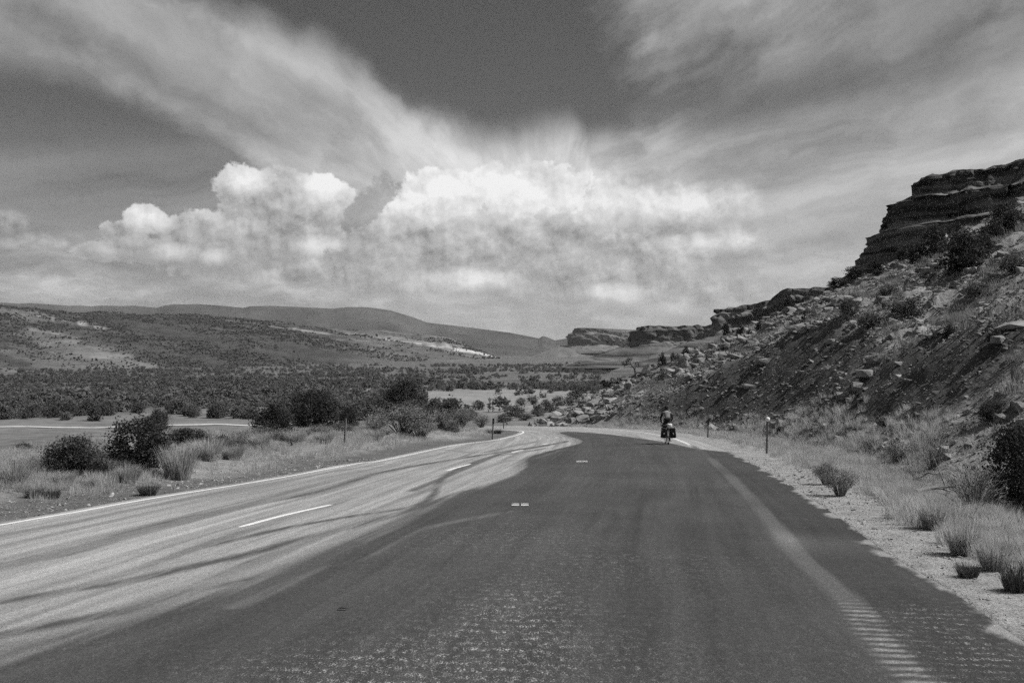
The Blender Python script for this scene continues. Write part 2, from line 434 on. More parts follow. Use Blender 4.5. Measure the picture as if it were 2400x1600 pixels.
def land(x, y):
    """Height, albedo tone and region at plan points (arrays)."""
    shp = np.shape(x); x = np.ravel(x).astype(float); y = np.ravel(y).astype(float)
    dR, aR = poly_dist(x, y, OE); dL, aL = poly_dist(x, y, IE); dL = -dL
    r = np.hypot(x, y)
    zr = road_z(np.maximum(x, -34), y)
    n_big = fbm(x / 14, y / 14, 3, 3); n_mid = fbm(x / 3.1, y / 3.1, 3, 9); n_sm = fbm(x / 0.7, y / 0.7, 3, 21)
    Yd = np.maximum(y, 1.0); px = np.clip(1200 + F * x / Yd, -900, 3000)
    far = y > 60
    zv = np.where(far, valley_z(Yd), -8.0) + n_big * 0.5
    # left verge, then the bank down to the valley
    bank = zr + 0.42 * ss(dL, 0.8, 4.5) + n_mid * 0.22 * ss(dL, 1.0, 3.0) + n_sm * 0.05 * ss(dL, .4, 1.5)
    lip = 8.5 + 2.5 * fbm(aL / 11, aL * 0, 2, 5)
    bank = bank - 0.48 * np.maximum(dL - lip, 0) * ss(dL, lip, lip + 3)
    zl = smaxn(bank, zv, 1.5)
    # right: gravel edge, shallow ditch, road cut, natural slope above
    xt = np.where(y < 85, 3.6 + (85 - np.clip(y, 5, 85)) * 0.15, 3.6) + 4.2 * fbm(y / 13, y * 0, 3, 31) * ss(70 - y, 0, 25)
    nat = np.where(y < 85, G * y + 0.45 * (x - xt), 3.3 - 0.0685 * y + 0.45 * (x - 3.6))
    rough = ss(dR, 4, 10)
    nat = nat + (n_big * 0.9 + n_mid * 0.75 + n_sm * 0.34) * rough
    nat = np.minimum(nat, 30 + n_big)
    gul = fbm(aR / 2.6 + n_mid * 0.4, dR * 0.05, 3, 41)
    cut = zr - 0.22 + 0.84 * np.maximum(dR - 4.6 - 0.9 * fbm(aR / 6, aR * 0, 2, 44), 0) + (gul * 0.85 * ss(dR, 6, 11) + n_sm * 0.24 + n_mid * 0.45) * ss(dR, 4, 7)
    nat = nat + 0.45 * np.exp(-((nat - cut) / 0.9) ** 2) * ss(dR, 7, 10) * (0.4 + 1.6 * fbm(aR / 3.5, aR * 0, 3, 47) + 0.3)     # a ragged lip along the rim of the cut
    hill = smin(cut, nat, 0.5)
    hill = smaxn(hill, zv, 1.0)
    low = zr - 0.16 * ss(dR, 1.2, 3.5) + n_sm * 0.06 * ss(dR, .6, 2.0) + n_mid * .06 * ss(dR, 1, 2)
    zrgt = lerp(low, hill, ss(dR, 2.6, 5.4))
    on = (dR < 0) & (dL < 0)
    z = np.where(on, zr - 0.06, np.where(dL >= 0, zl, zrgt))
    z = np.where((dR > -0.25) & (dR <= 0.0) & on, zr - 0.03, z)
    # tones
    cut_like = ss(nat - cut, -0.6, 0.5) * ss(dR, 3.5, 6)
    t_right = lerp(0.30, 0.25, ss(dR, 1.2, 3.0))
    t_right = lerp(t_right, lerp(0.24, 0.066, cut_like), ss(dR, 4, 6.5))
    t_left = lerp(0.13, 0.25, ss(dL + n_mid * 1.2, 1.0, 2.4))
    t_left = lerp(t_left, 0.17, ss(dL, 9, 16))
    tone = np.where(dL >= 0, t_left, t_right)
    valley_t = lerp(0.155, 0.115, ss(y, 190, 260)) + 0.05 * fbm(x / 40, y / 16, 3, 61)
    mead = ss(x + 95, 0, 60) * ss(y, 190, 240) * (1 - ss(y, 400, 520))
    valley_t = lerp(valley_t, 0.235, mead)
    isval = (z < zv + 0.7) & (y > 30) & ((dL > 12) | (dR > 12))
    tone = np.where(isval, valley_t, tone)
    reg = np.zeros(len(x), int)
    reg[(dR > 4.4) & (x > -30)] = 1
    reg[isval | (r > 420)] = 2
    # far country
    f = y > 600
    if f.any():
        Yf = interp_px(px, [(-900, 780), (0, 850), (600, 1000), (1165, 1450), (1230, 1500), (3000, 1500)])
        Yc = interp_px(px, [(-900, 1800), (0, 1900), (600, 2150), (1000, 2300), (1165, 1800), (1230, 1700), (3000, 1700)])
        zc = CAMZ + (860 - interp_px(px, CREST)) / F * Yc
        u = np.clip((y - Yf) / np.maximum(Yc - Yf, 1), 0, 1.0)
        prof = u * 0.75 + 0.25 * ss(u, 0, 1)
        hz = zv + (zc - zv) * prof
        hz = np.where(y > Yc, zc - (y - Yc) * 0.09, hz)
        hz = hz + (fbm(x / 60, y / 120, 4, 71) * 7 + fbm(x / 17, y / 30, 3, 74) * 3) * ss(u, 0.02, 0.2) * ss(zc - zv, 5, 40)
        left = (px < 1230) & (hz > zv + 0.5) & f & (y > Yf)
        z = np.where(left, np.maximum(hz, zv), z)
        q = z + 0.17 * x + 3.0 * fbm(x / 90, y / 90, 2, 80)           # beds dip to the right: their outcrops run down the slope
        st = fbm(q / 15, x / 420, 4, 81) + 0.35 * fbm(x / 25, y / 40, 3, 84)
        thin = fbm(q / 3.6, x / 200, 3, 87)
        ht = 0.05 + 0.055 * ss(st, 0.02, 0.24) + 0.20 * ss(thin, 0.22, 0.34) * ss(st, -0.12, 0.12) * ss(fbm(x / 120, y / 120, 2, 88), -0.15, 0.2)
        ht = lerp(ht, 0.05 + (ht - 0.055) * 0.35, ss(u, 0.62, 0.9) * (1 - ss(px, 380, 800)))
        ht = ht + 0.05 * np.exp(-((q + 53) / 8) ** 2) * (1 - ss(px, 560, 700)) * np.clip(0.55 + 1.2 * st + 1.4 * thin, 0.0, 1.4)
        ht = ht + 0.14 * np.exp(-((q - 14) / 12) ** 2) * ss(px, 740, 860) * ss(thin, -0.05, 0.25) + 0.05 * ss(px, 760, 900)
        tone = np.where(left, ht, tone); reg[left] = 3
        Ym0, Ym1 = 3100.0, 4700.0
        sky_z = CAMZ + (860 - interp_px(px, SKYLINE)) / F * Ym1
        um = np.clip((y - Ym0) / (Ym1 - Ym0), 0, 1)
        mz = zv + (sky_z - zv) * (0.55 * um + 0.45 * um ** 3.0)
        mz = np.where(y > Ym1, sky_z - (y - Ym1) * 0.004, mz)
        mz = mz + (fbm(x / 260, y / 420, 4, 91) * 34) * ss(um, 0, 0.25) * (1 - ss(um, 0.6, 0.93)) * ss(sky_z - zv, 10, 120)
        mm = (y > Ym0) & (mz > z)
        z = np.where(mm, mz, z); tone = np.where(mm, 0.055 + 0.05 * fbm(x / 200, y / 300, 5, 95, 0.6), tone); reg[mm] = 4
        for path, top, k, tw in ((BUTTE, 56, 0.36, 0.15), (TIERC, 19, 0.42, 0.13)):
            d, s_ = poly_dist(x, y, path)
            tz = top - k * np.maximum(np.abs(d) - (15 if top > 40 else 4), 0) * (1 + 0.25 * fbm(x / 30, y / 30, 3, 99))
            mm = (tz > z) & f; z = np.where(mm, tz, z); tone = np.where(mm, tw + 0.07 * fbm(x / 14, y / 40, 4, 101, 0.65), tone); reg[mm] = np.where(y[mm] > 1500, 4, 2)
    return z.reshape(shp), tone.reshape(shp), reg.reshape(shp), dR.reshape(shp), dL.reshape(shp)
def ground_z(x, y):
    return float(land(np.array([x]), np.array([y]))[0][0])

az = np.radians(np.concatenate([np.arange(-180, -78, 6), np.arange(-78, -31, 1.0), np.arange(-31, 32, 0.115), np.arange(32, 78, 1.0), np.arange(78, 181, 6)]))
rad = np.concatenate([[0.6], np.geomspace(1.5, 520, 430), np.geomspace(534, 14000, 170)])
AZ, RD = np.meshgrid(az, rad)
GX, GY = np.sin(AZ) * RD, np.cos(AZ) * RD
GZ, GT, GR, GdR, GdL = land(GX, GY)
nr, na = GX.shape
idx = np.arange(nr * na).reshape(nr, na)
quads = np.stack([idx[:-1, :-1], idx[1:, :-1], idx[1:, 1:], idx[:-1, 1:]], -1).reshape(-1, 4)[:, ::-1]
freg = GR.ravel()[quads].max(1)
V3 = np.stack([GX, GY, GZ], -1).reshape(-1, 3)
for k, nm, mt, lab, cat in ((0, 'road_verge', 'verge', 'gravel and dry soil beside the asphalt on both sides', 'ground'),
                            (1, 'hillside', 'hillside', 'steep rocky slope rising to the right of the road', 'slope'),
                            (2, 'valley_floor', 'valley', 'flat brush-covered valley floor below the road', 'valley'),
                            (3, 'hills', 'hills', 'long dark hill with pale rock streaks across the valley', 'hill'),
                            (4, 'mesa', 'mesa', 'grey flat-topped mesa along the skyline', 'mesa')):
    q = quads[freg == k]
    u, inv = np.unique(q, return_inverse=True)
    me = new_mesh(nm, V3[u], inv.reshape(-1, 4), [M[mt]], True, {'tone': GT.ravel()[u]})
    link(nm, me, label=lab, cat=cat, kind='structure')

# ================================================================== road
NR, NC = 760, 240
tt = np.linspace(0, 1, 4000)
OEs, IEs = spline(OE[::4], 4000), spline(IE[::4], 4000)
yc = 0.5 * (OEs[:, 1] + IEs[:, 1]); sarc = np.concatenate([[0], np.cumsum(np.linalg.norm(np.diff(0.5 * (OEs + IEs), axis=0), axis=1))])
dens = 1.0 / np.clip(0.0021 * np.maximum(yc - 1.0, 0.0) ** 1.5 + 0.0, 0.04, 2.0); dens[yc < 4] = 1.0
dens[np.arange(4000) > np.argmax(yc > 74)] *= 0.5
cum = np.concatenate([[0], np.cumsum(0.5 * (dens[1:] + dens[:-1]) * np.diff(sarc))])
rows = np.interp(np.linspace(0, cum[-1], NR), cum, np.arange(4000))
Oq = np.stack([np.interp(rows, np.arange(4000), OEs[:, k]) for k in (0, 1)], 1)
Iq = np.stack([np.interp(rows, np.arange(4000), IEs[:, k]) for k in (0, 1)], 1)
cu_ = np.linspace(0, 1, NC)[None, :, None]
RP = Iq[:, None] * (1 - cu_) + Oq[:, None] * cu_
rx, ry = RP[..., 0], RP[..., 1]
fx_, fy_ = rx.ravel(), ry.ravel()
ld, la = poly_dist(fx_, fy_, OL); ld = -ld                # metres left of the (ghost) outer line
il, ia = poly_dist(fx_, fy_, IL)                          # metres right of the inner line
# streaks follow the road: coordinates along and across
wob = fbm(la / 9, ld / 2.0, 3, 111)
along = fbm(ld / 0.35 + wob * 1.2, la / 11, 4, 115)       # stretched along the lane
fine = fbm(ld / 0.12 + wob, la / 4.5, 3, 119)
blot = fbm(fx_ / 1.6, fy_ / 1.6, 4, 123)
hair = fbm(ld / 0.07 + wob, la / 7.0, 3, 129)                    # hairline tyre marks
old = 0.285 + 0.12 * along + 0.10 * fine + 0.10 * hair + 0.03 * blot
new = 0.066 + 0.014 * along + 0.016 * blot + 0.009 * fine + 0.010 * hair
# fresh dark chip-seal: right of this boundary, ending short of the bend
bnd = spline(pl((-300, 1640), (0, 1520), (300, 1450), (600, 1352), (900, 1232), (1060, 1165), (1215, 1110), (1232, 1085), (1246, 1070), (1290, 1056), (1362, 1035), (1330, 1022), (1310, 1013), (1350, 1011.5), (1440, 1019), (1560, 1036), (1640, 1052), (1790, 1066)), 160)
bd, ba = poly_dist(fx_, fy_, np.vstack([bnd[0] + (bnd[0] - bnd[1]) / np.linalg.norm(bnd[0] - bnd[1]) * 30, bnd]))
soft = np.interp(fy_, [4, 14, 24, 34, 50], [0.5, 0.3, 0.16, 0.06, 0.06])
dark = ss(bd + along * 1.8 * soft + fine * 0.8 * soft + hair * 0.6 * soft, -soft, soft)
tone = lerp(old, new, dark)
def dist_to(px, ext=False):
    return np.abs(poly_dist(fx_, fy_, spline(pl(*px), 60))[0])
def streak(px, w, k, dst, over=True):
    """Dark (dst low) or pale trail of tracked binder along a photo-measured curve."""
    global tone
    d = dist_to(px)
    d = d + 0.35 * w * hair + 0.2 * w * fine
    a = np.exp(-np.abs(d / (w * 0.85)) ** 3) * np.clip(np.clip(0.75 + 1.3 * along + 1.3 * fine + 1.0 * hair, 0, 1) * k, 0, 1)
    tone = lerp(tone, dst, a)
streak(((-200, 1352), (0, 1324), (180, 1289), (357, 1233), (600, 1180), (760, 1148), (900, 1105), (1090, 1072), (1168, 1060), (1287, 1042), (1329, 1033)), 0.22, 1.1, 0.085)
streak(((-200, 1300), (0, 1253), (153, 1227), (306, 1194), (459, 1166), (765, 1108), (900, 1086)), 0.13, 0.75, 0.12)
streak(((-200, 1450), (0, 1410), (150, 1385), (290, 1362), (460, 1325), (610, 1290), (800, 1240), (960, 1195), (1100, 1150)), 0.2, 1.0, 0.085)
streak(((444, 1289), (663, 1238), (816, 1210), (995, 1176), (1049, 1111), (1156, 1068), (1224, 1054), (1325, 1036)), 0.13, 1.1, 0.085)
streak(((965, 1150), (1049, 1115), (1156, 1070), (1210, 1062), (1280, 1050)), 0.16, 0.95, 0.10)
streak(((-100, 1510), (0, 1488), (153, 1457), (306, 1427), (459, 1380), (663, 1345), (860, 1270)), 0.2, 1.0, 0.07)
streak(((-60, 1600), (160, 1540), (400, 1470), (600, 1380), (830, 1270)), 0.2, 0.6, 0.09)
streak(((1043, 1054), (1129, 1060), (1200, 1045), (1260, 1034)), 0.2, 0.8, 0.12)
streak(((1100, 1108), (1190, 1080), (1250, 1074), (1320, 1053)), 0.15, 0.5, 0.15)
streak(((551, 1421), (663, 1375), (765, 1330), (867, 1299), (995, 1238), (1199, 1197)), 0.15, 0.42, 0.2)
streak(((-40, 1560), (204, 1488), (357, 1427), (560, 1365)), 0.16, 0.5, 0.26)
streak(((1185, 1290), (1500, 1195), (1760, 1120)), 0.5, 0.25, 0.10)
streak(((1235, 1110), (1228, 1092), (1244, 1072), (1290, 1058)), 0.35, 0.6, 0.055)
# bright loose chips and ripples where the chippings gathered
def patch(px, py, a, b, k, turn=0.0):
    x0, y0 = on_road(px, py); c, s = math.cos(turn), math.sin(turn)
    X, Y_ = (fx_ - x0) * c + (fy_ - y0) * s, -(fx_ - x0) * s + (fy_ - y0) * c
    return k * np.exp(-((X / a) ** 2 + (Y_ / b) ** 2))
ripple = fbm(fx_ / 0.16, fy_ / 0.075, 3, 131)             # bars across the lane
chips = patch(1000, 1560, 0.7, 0.9, 1.5, 0.3) + patch(880, 1590, 0.7, 0.5, 1.2) + patch(1180, 1480, 0.55, 1.7, 1.1) + patch(1250, 1440, 0.5, 1.6, 0.8) + patch(660, 1560, 0.7, 0.5, 0.5) + patch(1230, 1250, 0.9, 1.5, 0.45) + patch(1050, 1265, 0.6, 1.5, 0.35) + patch(1330, 1300, 1.2, 3, 0.25) + patch(1500, 1570, 1.0, 1.2, 0.25) + patch(1620, 1330, 1.5, 0.8, 0.22)
wave = np.clip(0.5 + 0.6 * np.sin(la * 2 * math.pi / 0.21 + 3.0 * vnoise(fx_ / 0.5, fy_ / 0.6, 6)), 0, 1)
broad = np.clip(0.35 + 1.3 * fbm(fx_ / 2.2, fy_ / 5.0, 3, 135), 0, 1)
chip = dark * (np.clip(chips, 0, 1.3) * (0.2 + 0.8 * wave) * 0.32 + 0.03 + 0.05 * broad * np.interp(fy_, [6, 20, 45], [1, 0.7, 0.3]))
# joints across the seal
for (a, b, w, k) in (((1240, 1194), (1420, 1200), 0.05, .55), ((1790, 1213), (1900, 1216), 0.06, .4), ((1330, 1302), (1800, 1308), 0.07, .3), ((1350, 1320), (1440, 1318), .08, .25)):
    d = dist_to((a, ((a[0] + b[0]) / 2, (a[1] + b[1]) / 2 - 1), b))
    chip = chip + np.exp(-(d / w) ** 2) * 0.30 * k
# ghost of the right edge line under the seal: a paler, worn stripe that turns to bars close by
gh = np.exp(-(np.abs(ld + 0.03 * fbm(la / 0.8, ld * 0, 3, 143)) / np.interp(fy_, [6, 14, 40], [0.15, 0.15, 0.12])) ** 6) * (fy_ < 43)
bars = np.clip(0.15 + 0.95 * np.sin(la * 2 * math.pi / 0.19 + 1.6 * vnoise(fx_ * 0.8, fy_ * 0.8, 5)) + ripple * 1.5, 0, 1)
near_k = 1 - ss(fy_, 9.6, 10.8)
worn = ss(fbm(la / 4.0, ld * 0, 3, 141), -0.35, 0.15)
tone = lerp(tone, lerp(0.080 + 0.040 * worn, 0.075 + 0.15 * bars, near_k), gh * lerp(0.8, 1.0, near_k))
sh = np.exp(-((ld + 0.65) / 0.55) ** 2) * (ld < 0.1)       # loose chips thrown on to the shoulder
chip = chip + dark * sh * near_k * np.clip(bars * 1.1 - 0.1, 0, 1) * 0.34
tone = tone + dark * (patch(1850, 1262, 0.22, 1.0, 0.13, -0.1) + patch(1950, 1275, 0.5, 0.8, 0.06)) * 0.5
tone = tone * np.where(ld < -0.15, lerp(1.0, 0.82, dark), 1.0)
edge = np.minimum((1 - cu_[0, :, 0])[None, :] * np.linalg.norm(Oq - Iq, axis=1)[:, None], 99).ravel()
tone = lerp(0.27, tone, ss(edge + 0.30 * fbm(fx_ / 0.35, fy_ / 0.5, 4, 151), -0.02, 0.10))     # gravel spilled over the ragged edge
tone = np.clip(tone, 0.03, 0.6)
RV = np.stack([rx, ry, road_z(rx, ry)], -1).reshape(-1, 3)
ri = np.arange(NR * NC).reshape(NR, NC)
rq = np.stack([ri[:-1, :-1], ri[:-1, 1:], ri[1:, 1:], ri[1:, :-1]], -1).reshape(-1, 4)
road = link('road', new_mesh('road', RV, rq, [M['road']], True, {'tone': tone, 'chip': np.clip(chip, 0, 0.5)}), kind='structure', cat='road',
            label='worn grey asphalt road with a fresh dark chip-seal patch bending left')
def strip(line, w, lift=0.004, mat='paint', name='edge_line', parent=road, taper=0.0, **kw):
    t = np.gradient(line, axis=0); t /= np.linalg.norm(t, axis=1)[:, None]
    n_ = np.stack([t[:, 1], -t[:, 0]], 1); ww = np.full(len(line), w)
    if taper: ww[0] *= taper; ww[-1] *= taper
    jit = 0.08 * w * (rng.random((len(line), 2)) - 0.5)
    a, b = line - n_ * (ww / 2 + jit[:, 0])[:, None], line + n_ * (ww / 2 + jit[:, 1])[:, None]
    v = np.vstack([a, b]); z = road_z(v[:, 0], v[:, 1]) + lift
    k = len(line); i = np.arange(k - 1)
    return link(name, new_mesh(name, np.c_[v, z], np.stack([i, i + k, i + k + 1, i + 1], -1), [M[mat]]), parent=parent, **kw)
strip(IL, 0.11)
strip(OL[np.argmax(OL[:, 1] > 44.2):], 0.11)
for a, b in (((561, 1235), (777, 1182)), ((1047, 1103), (1103, 1087)), ((1199, 1060), (1227, 1054)), ((1272, 1041.5), (1284, 1039)), ((1300, 1026), (1308, 1024.5))):
    p = pl(a, ((a[0] + b[0]) / 2, (a[1] + b[1]) / 2 - (b[0] - a[0]) * 0.010), b)
    strip(spline(p, 12), 0.12, name='lane_dash', taper=0.6)
M['tab'] = gmat('tab_plastic', 0.75, 0.85, 5, rough=0.5)
for px, py in ((1208, 1184), (1230, 1184), (1357, 1082), (1371, 1082)):      # little upright lane tabs stuck on the fresh seal
    x, y = on_road(px, py); z = G * y
    w, h, d = 0.075 if py > 1100 else 0.09, 0.045, 0.02
    v = [(sx_ * w, sy_ * d, zz) for zz in (0.0, 0.006) for sx_, sy_ in ((-1, -2.5), (1, -2.5), (1, 2.5), (-1, 2.5))] + [(sx_ * w, sy_ * d * 0.25, zz) for zz in (0.006, h) for sx_, sy_ in ((-1, -1), (1, -1), (1, 1), (-1, 1))]
    bx = [(0, 1, 5, 4), (1, 2, 6, 5), (2, 3, 7, 6), (3, 0, 4, 7), (4, 5, 6, 7)]
    link('lane_tab', new_mesh('lane_tab', v, np.array(bx + [tuple(k + 8 for k in q) for q in bx]), [M['tab']]), parent=road, loc=(x, y, z + 0.004))

# ================================================================== cliffs: layered walls with ledges, built to stand where they are
def cliff(name, rim, prof, label, mat, du, amp=1.0, seed=0, top=None, colw=4.0, cat='cliff', bedk=1.0, spread=None):
    """rim: plan polyline of the upper edge, open side to its right. prof: (outward offset, height) from the rim down."""
    L = np.sum(np.linalg.norm(np.diff(np.array(rim), axis=0), axis=1))
    rl = spline(rim, max(int(L / du), 30)); n = len(rl)
    s = np.linspace(0, L, n)
    t = np.gradient(rl, axis=0); t /= np.linalg.norm(t, axis=1)[:, None]
    nrm = np.stack([t[:, 1], -t[:, 0]], 1)
    ker = np.ones(9) / 9; nrm = np.stack([np.convolve(np.pad(nrm[:, k], 4, 'edge'), ker, 'valid') for k in (0, 1)], 1)
    ztop = np.zeros(n) if top is None else np.interp(s, *zip(*top))
    spr = np.ones(n) if spread is None else np.interp(s, *zip(*spread))
    P, T = [], []
    # finer rows between the given ones
    pr = []
    for (o0, z0), (o1, z1) in zip(prof[:-1], prof[1:]):
        k = max(2, int(math.hypot(o1 - o0, z1 - z0) / (du * 1.0)))
        pr += [(o0 + (o1 - o0) * i / k, z0 + (z1 - z0) * i / k, abs(z1 - z0) / (abs(o1 - o0) + 0.2)) for i in range(k)]
    pr.append((prof[-1][0], prof[-1][1], 0.4))
    zmax = prof[0][1]
    inner = [(0.97, 2.0 * amp, 0.1), (0.5, 1.2 * amp, 0.1), (0.2, 0.5 * amp, 0.1), (0.06, 0.15 * amp, 0.2)]     # the flat top, drawn in towards its middle
    mid = 0.5 * rl.mean(0) + 0.25 * (rl[0] + rl[-1])
    for ring_, (o, z, st) in enumerate([(o, zmax + z, st) for o, z, st in inner] + pr):
        pull = o if ring_ < len(inner) else 0.0
        o = 0.0 if ring_ < len(inner) else o
        zz = np.full(n, z)
        col = fbm(s / colw + 0.15 * z, zz * 0.05, 3, seed) * 1.6 * amp * min(st, 1.2)       # buttresses and clefts in the steep courses
        bed = vnoise(zz / (0.55 * amp), s / (30 * amp), seed + 5) * 0.9 * amp * bedk         # hard and soft beds
        row = np.floor(z / (1.15 * amp)); jw = 2.4 * amp; sw = s + row * 0.83 * amp + 0.5 * amp * vnoise(s / (3 * amp), zz * 0 + row * 3.7, seed + 8)
        blk = fbm(s / (1.1 * amp), zz / (0.8 * amp), 3, seed + 9) * 0.6 * amp + (_hash(np.floor(sw / jw), np.floor(zz / (1.15 * amp)), seed + 10) - 0.5) * 1.5 * amp * min(st, 1)
        crack = np.exp(-((sw / jw - np.floor(sw / jw)) / 0.10) ** 2) * (_hash(np.floor(sw / jw), zz * 0 + row, seed + 11) > 0.35)
        blk = blk - crack * 0.9 * amp * min(st, 1)
        off = o * spr + col + bed * min(st, 1) + blk
        big = fbm(s / (14 * amp), zz * 0.02, 2, seed + 13) * 3.0 * amp
        q = rl + nrm * (off + big)[:, None]; q = q + (mid - q) * pull
        dz = fbm(s / (2.2 * amp), zz / (1.5 * amp), 3, seed + 17) * 0.6 * amp + (ztop * np.clip((z - prof[-1][1]) / (zmax - prof[-1][1]), 0, 1.2))
        P.append(np.c_[q, zz + dz]); T.append(np.clip(0.5 + 1.1 * vnoise(zz / (0.8 * amp), s / (40 * amp), seed + 21) + 0.5 * fbm(s / (3 * amp), zz / amp, 3, seed + 25) + (0.35 if st < 0.6 else 0), 0.1, 1.3))
    m = len(P); i = np.arange(m * n).reshape(m, n)
    q = np.stack([i[:-1, :-1], i[1:, :-1], i[1:, 1:], i[:-1, 1:]], -1).reshape(-1, 4)
    return link(name, new_mesh(name, np.vstack(P), q, [mat], False, {'tone': np.concatenate(T)}), label=label, cat=cat, kind='structure')
M['rim'] = gmat('cliff_rock', 0.11, 0.27, 1.6, attr='tone', stretch=(1, 1, 3.0), bump=0.15, bscale=2.0, fine=(6.0, 0.4))
M['farrock'] = gmat('far_cliff_rock', 0.08, 0.19, 0.05, attr='tone', stretch=(1, 1, 2.5), fine=(0.3, 0.4))

cliff('cliff', [(150, 330), (108, 255), (84, 200), (70, 166), (64.4, 152), (68, 147), (80, 143), (96, 139), (118, 133), (150, 124)],
      [(0, 31.2), (0.8, 30.9), (1.4, 29.9), (1.9, 28.2), (3.4, 27.2), (5.2, 26.9), (5.5, 25.2), (6.3, 23.2), (8.2, 22.3), (8.5, 20.5), (9.8, 19), (10.1, 17.4), (13, 14.5), (18, 10.5), (30, 2)],
      'layered sandstone cliff with dark ledges above the rocky slope', M['rim'], 0.34, 0.8, 3, top=[(0, 0), (190, 0), (205, 0.1), (208.5, 0.4), (212, 2.0), (217, 3.6), (400, 4)], colw=3.0, bedk=0.4, spread=[(0, 1), (199, 1), (202, 1.15), (206, 1.7), (214, 2.2), (400, 2.4)])
zB = lambda py, Y: CAMZ + (860 - py) / F * Y
xB = lambda px, Y: (px - 1200) / F * Y
cliff('cliff', [(330, 800), (200, 600), (128, 500), (xB(1712, 450) - 2, 460), (xB(1685, 450), 449), (xB(1760, 447), 447), (xB(1850, 440), 440), (xB(1960, 430), 430), (xB(2150, 410), 410)],
      [(0, zB(722, 450)), (0.5, zB(733, 450)), (3, zB(738, 450)), (4, zB(770, 450)), (9, zB(785, 450)), (22, zB(815, 450)), (60, zB(880, 450))],
      'dark stepped cliff end behind the near rocky spur', M['rim'], 1.3, 2.0, 41, top=[(0, 6), (380, 3), (415, 0), (430, 0), (437, 1.5), (446, 3.6), (449, 6.2), (455, 8), (472, 8), (510, 9)], colw=9)
cliff('cliff', [(300, 1500), (190, 1200), (138, 1000), (xB(1520, 900) - 3, 925), (xB(1519, 900), 897), (xB(1570, 895), 895), (xB(1640, 890), 890), (xB(1800, 870), 870)],
      [(0, zB(764, 900)), (2, zB(772, 900)), (6, zB(775, 900)), (8, zB(800, 900)), (16, zB(812, 900)), (30, zB(824, 900)), (70, zB(862, 900))],
      'long flat-topped cliff receding between the spur and the far butte', M['farrock'], 2.0, 2.6, 81, colw=10)
cliff('butte', [(420, 3200), (260, 2850), (xB(1372, 2500), 2610), (xB(1352, 2500), 2530), (xB(1362, 2500), 2496), (xB(1400, 2505), 2505), (xB(1450, 2550), 2560), (xB(1520, 2600), 2640), (xB(1640, 2700), 2720)],
      [(0, zB(769, 2500)), (5, zB(779, 2500)), (14, zB(783, 2500)), (18, zB(808, 2500)), (34, zB(815, 2500)), (70, zB(828, 2500))],
      'far pale butte with a sheer fluted wall at the end of the valley', M['farrock'], 3.0, 4.0, 121, top=[(0, -12), (600, 0), (760, 0), (800, -2), (860, -9), (960, -21), (1200, -30)], colw=10, cat='butte')

# ================================================================== plants, stones: mesh data
def tri_leaves(P, size, g, flat=0.0):
    n = len(P); a = g.normal(size=(n, 3)); b = g.normal(size=(n, 3))
    if flat: a[:, 2] *= 1 - flat; b[:, 2] *= 1 - flat
    a /= np.linalg.norm(a, axis=1)[:, None]; b -= a * np.sum(a * b, 1)[:, None]; b /= np.linalg.norm(b, axis=1)[:, None]
    s = (size * (0.6 + 0.8 * g.random(n)))[:, None]
    v = np.stack([P + a * s, P - a * s * 0.5 + b * s * 0.55, P - a * s * 0.5 - b * s * 0.55], 1).reshape(-1, 3)
    return v, np.arange(3 * n).reshape(n, 3)
def tube(p0, p1, r0, r1, k=5):
    p0, p1 = np.array(p0, float), np.array(p1, float); d = p1 - p0; d /= np.linalg.norm(d) + 1e-9
    u = np.cross(d, [0.3, 0.2, 0.93] if abs(d[2]) < 0.9 else [1, 0, 0]); u /= np.linalg.norm(u); w = np.cross(d, u)
    an = np.linspace(0, 2 * math.pi, k, endpoint=False)
    ring = np.cos(an)[:, None] * u + np.sin(an)[:, None] * w
    v = np.vstack([p0 + ring * r0, p1 + ring * r1, p0, p1]); i = np.arange(k); j = (i + 1) % k
    return v, np.vstack([np.stack([i, j, j + k], 1), np.stack([i, j + k, i + k], 1), np.stack([j, i, np.full(k, 2 * k)], 1), np.stack([i + k, j + k, np.full(k, 2 * k + 1)], 1)])
def join(parts):
    V, Fc_, o = [], [], 0
    for v, f in parts:
        V.append(v); Fc_.append(np.asarray(f) + o); o += len(v)
    return np.vstack(V), np.vstack(Fc_)
def crown(seed, nc, nl, leaf, w=1.0, h=1.0, base=0.12, clump=0.22, shape='dome'):
    """Leaf-clump crown in a box w wide, h tall."""
    g = np.random.default_rng(seed); C_ = []
    while len(C_) < nc:
        p = g.uniform(-1, 1, 3)
        if shape == 'dome':
            rr_ = math.sqrt(p[0] ** 2 + p[1] ** 2); zz = (p[2] + 1) / 2
            lim = math.sqrt(max(0, 1 - max(0, zz - 0.3) ** 2 / 0.49)) * (0.75 + 0.25 * min(1, zz / 0.3)) * (0.72 + 0.45 * g.random())
            if rr_ < lim and (rr_ > lim * 0.35 or zz > 0.6): C_.append((p[0], p[1], zz))
        else:
            rr_ = math.sqrt(p[0] ** 2 + p[1] ** 2); zz = (p[2] + 1) / 2
            lim = (1 - zz) ** 0.7 * (0.7 + 0.5 * g.random())
            if rr_ < lim: C_.append((p[0], p[1], zz))
    C_ = np.array(C_); C_[:, :2] *= w / 2 * 0.86; C_[:, 2] = base * h + C_[:, 2] * h * (0.95 - base) * 0.95
    P = (C_[:, None] + g.normal(size=(nc, nl, 3)) * clump * np.array([w / 2, w / 2, h * 0.42]) * (0.5 + 0.7 * g.random((nc, 1, 1)))).reshape(-1, 3)
    P[:, 2] = np.maximum(P[:, 2], 0.02 * h)
    return tri_leaves(P, np.full(len(P), leaf), g), C_
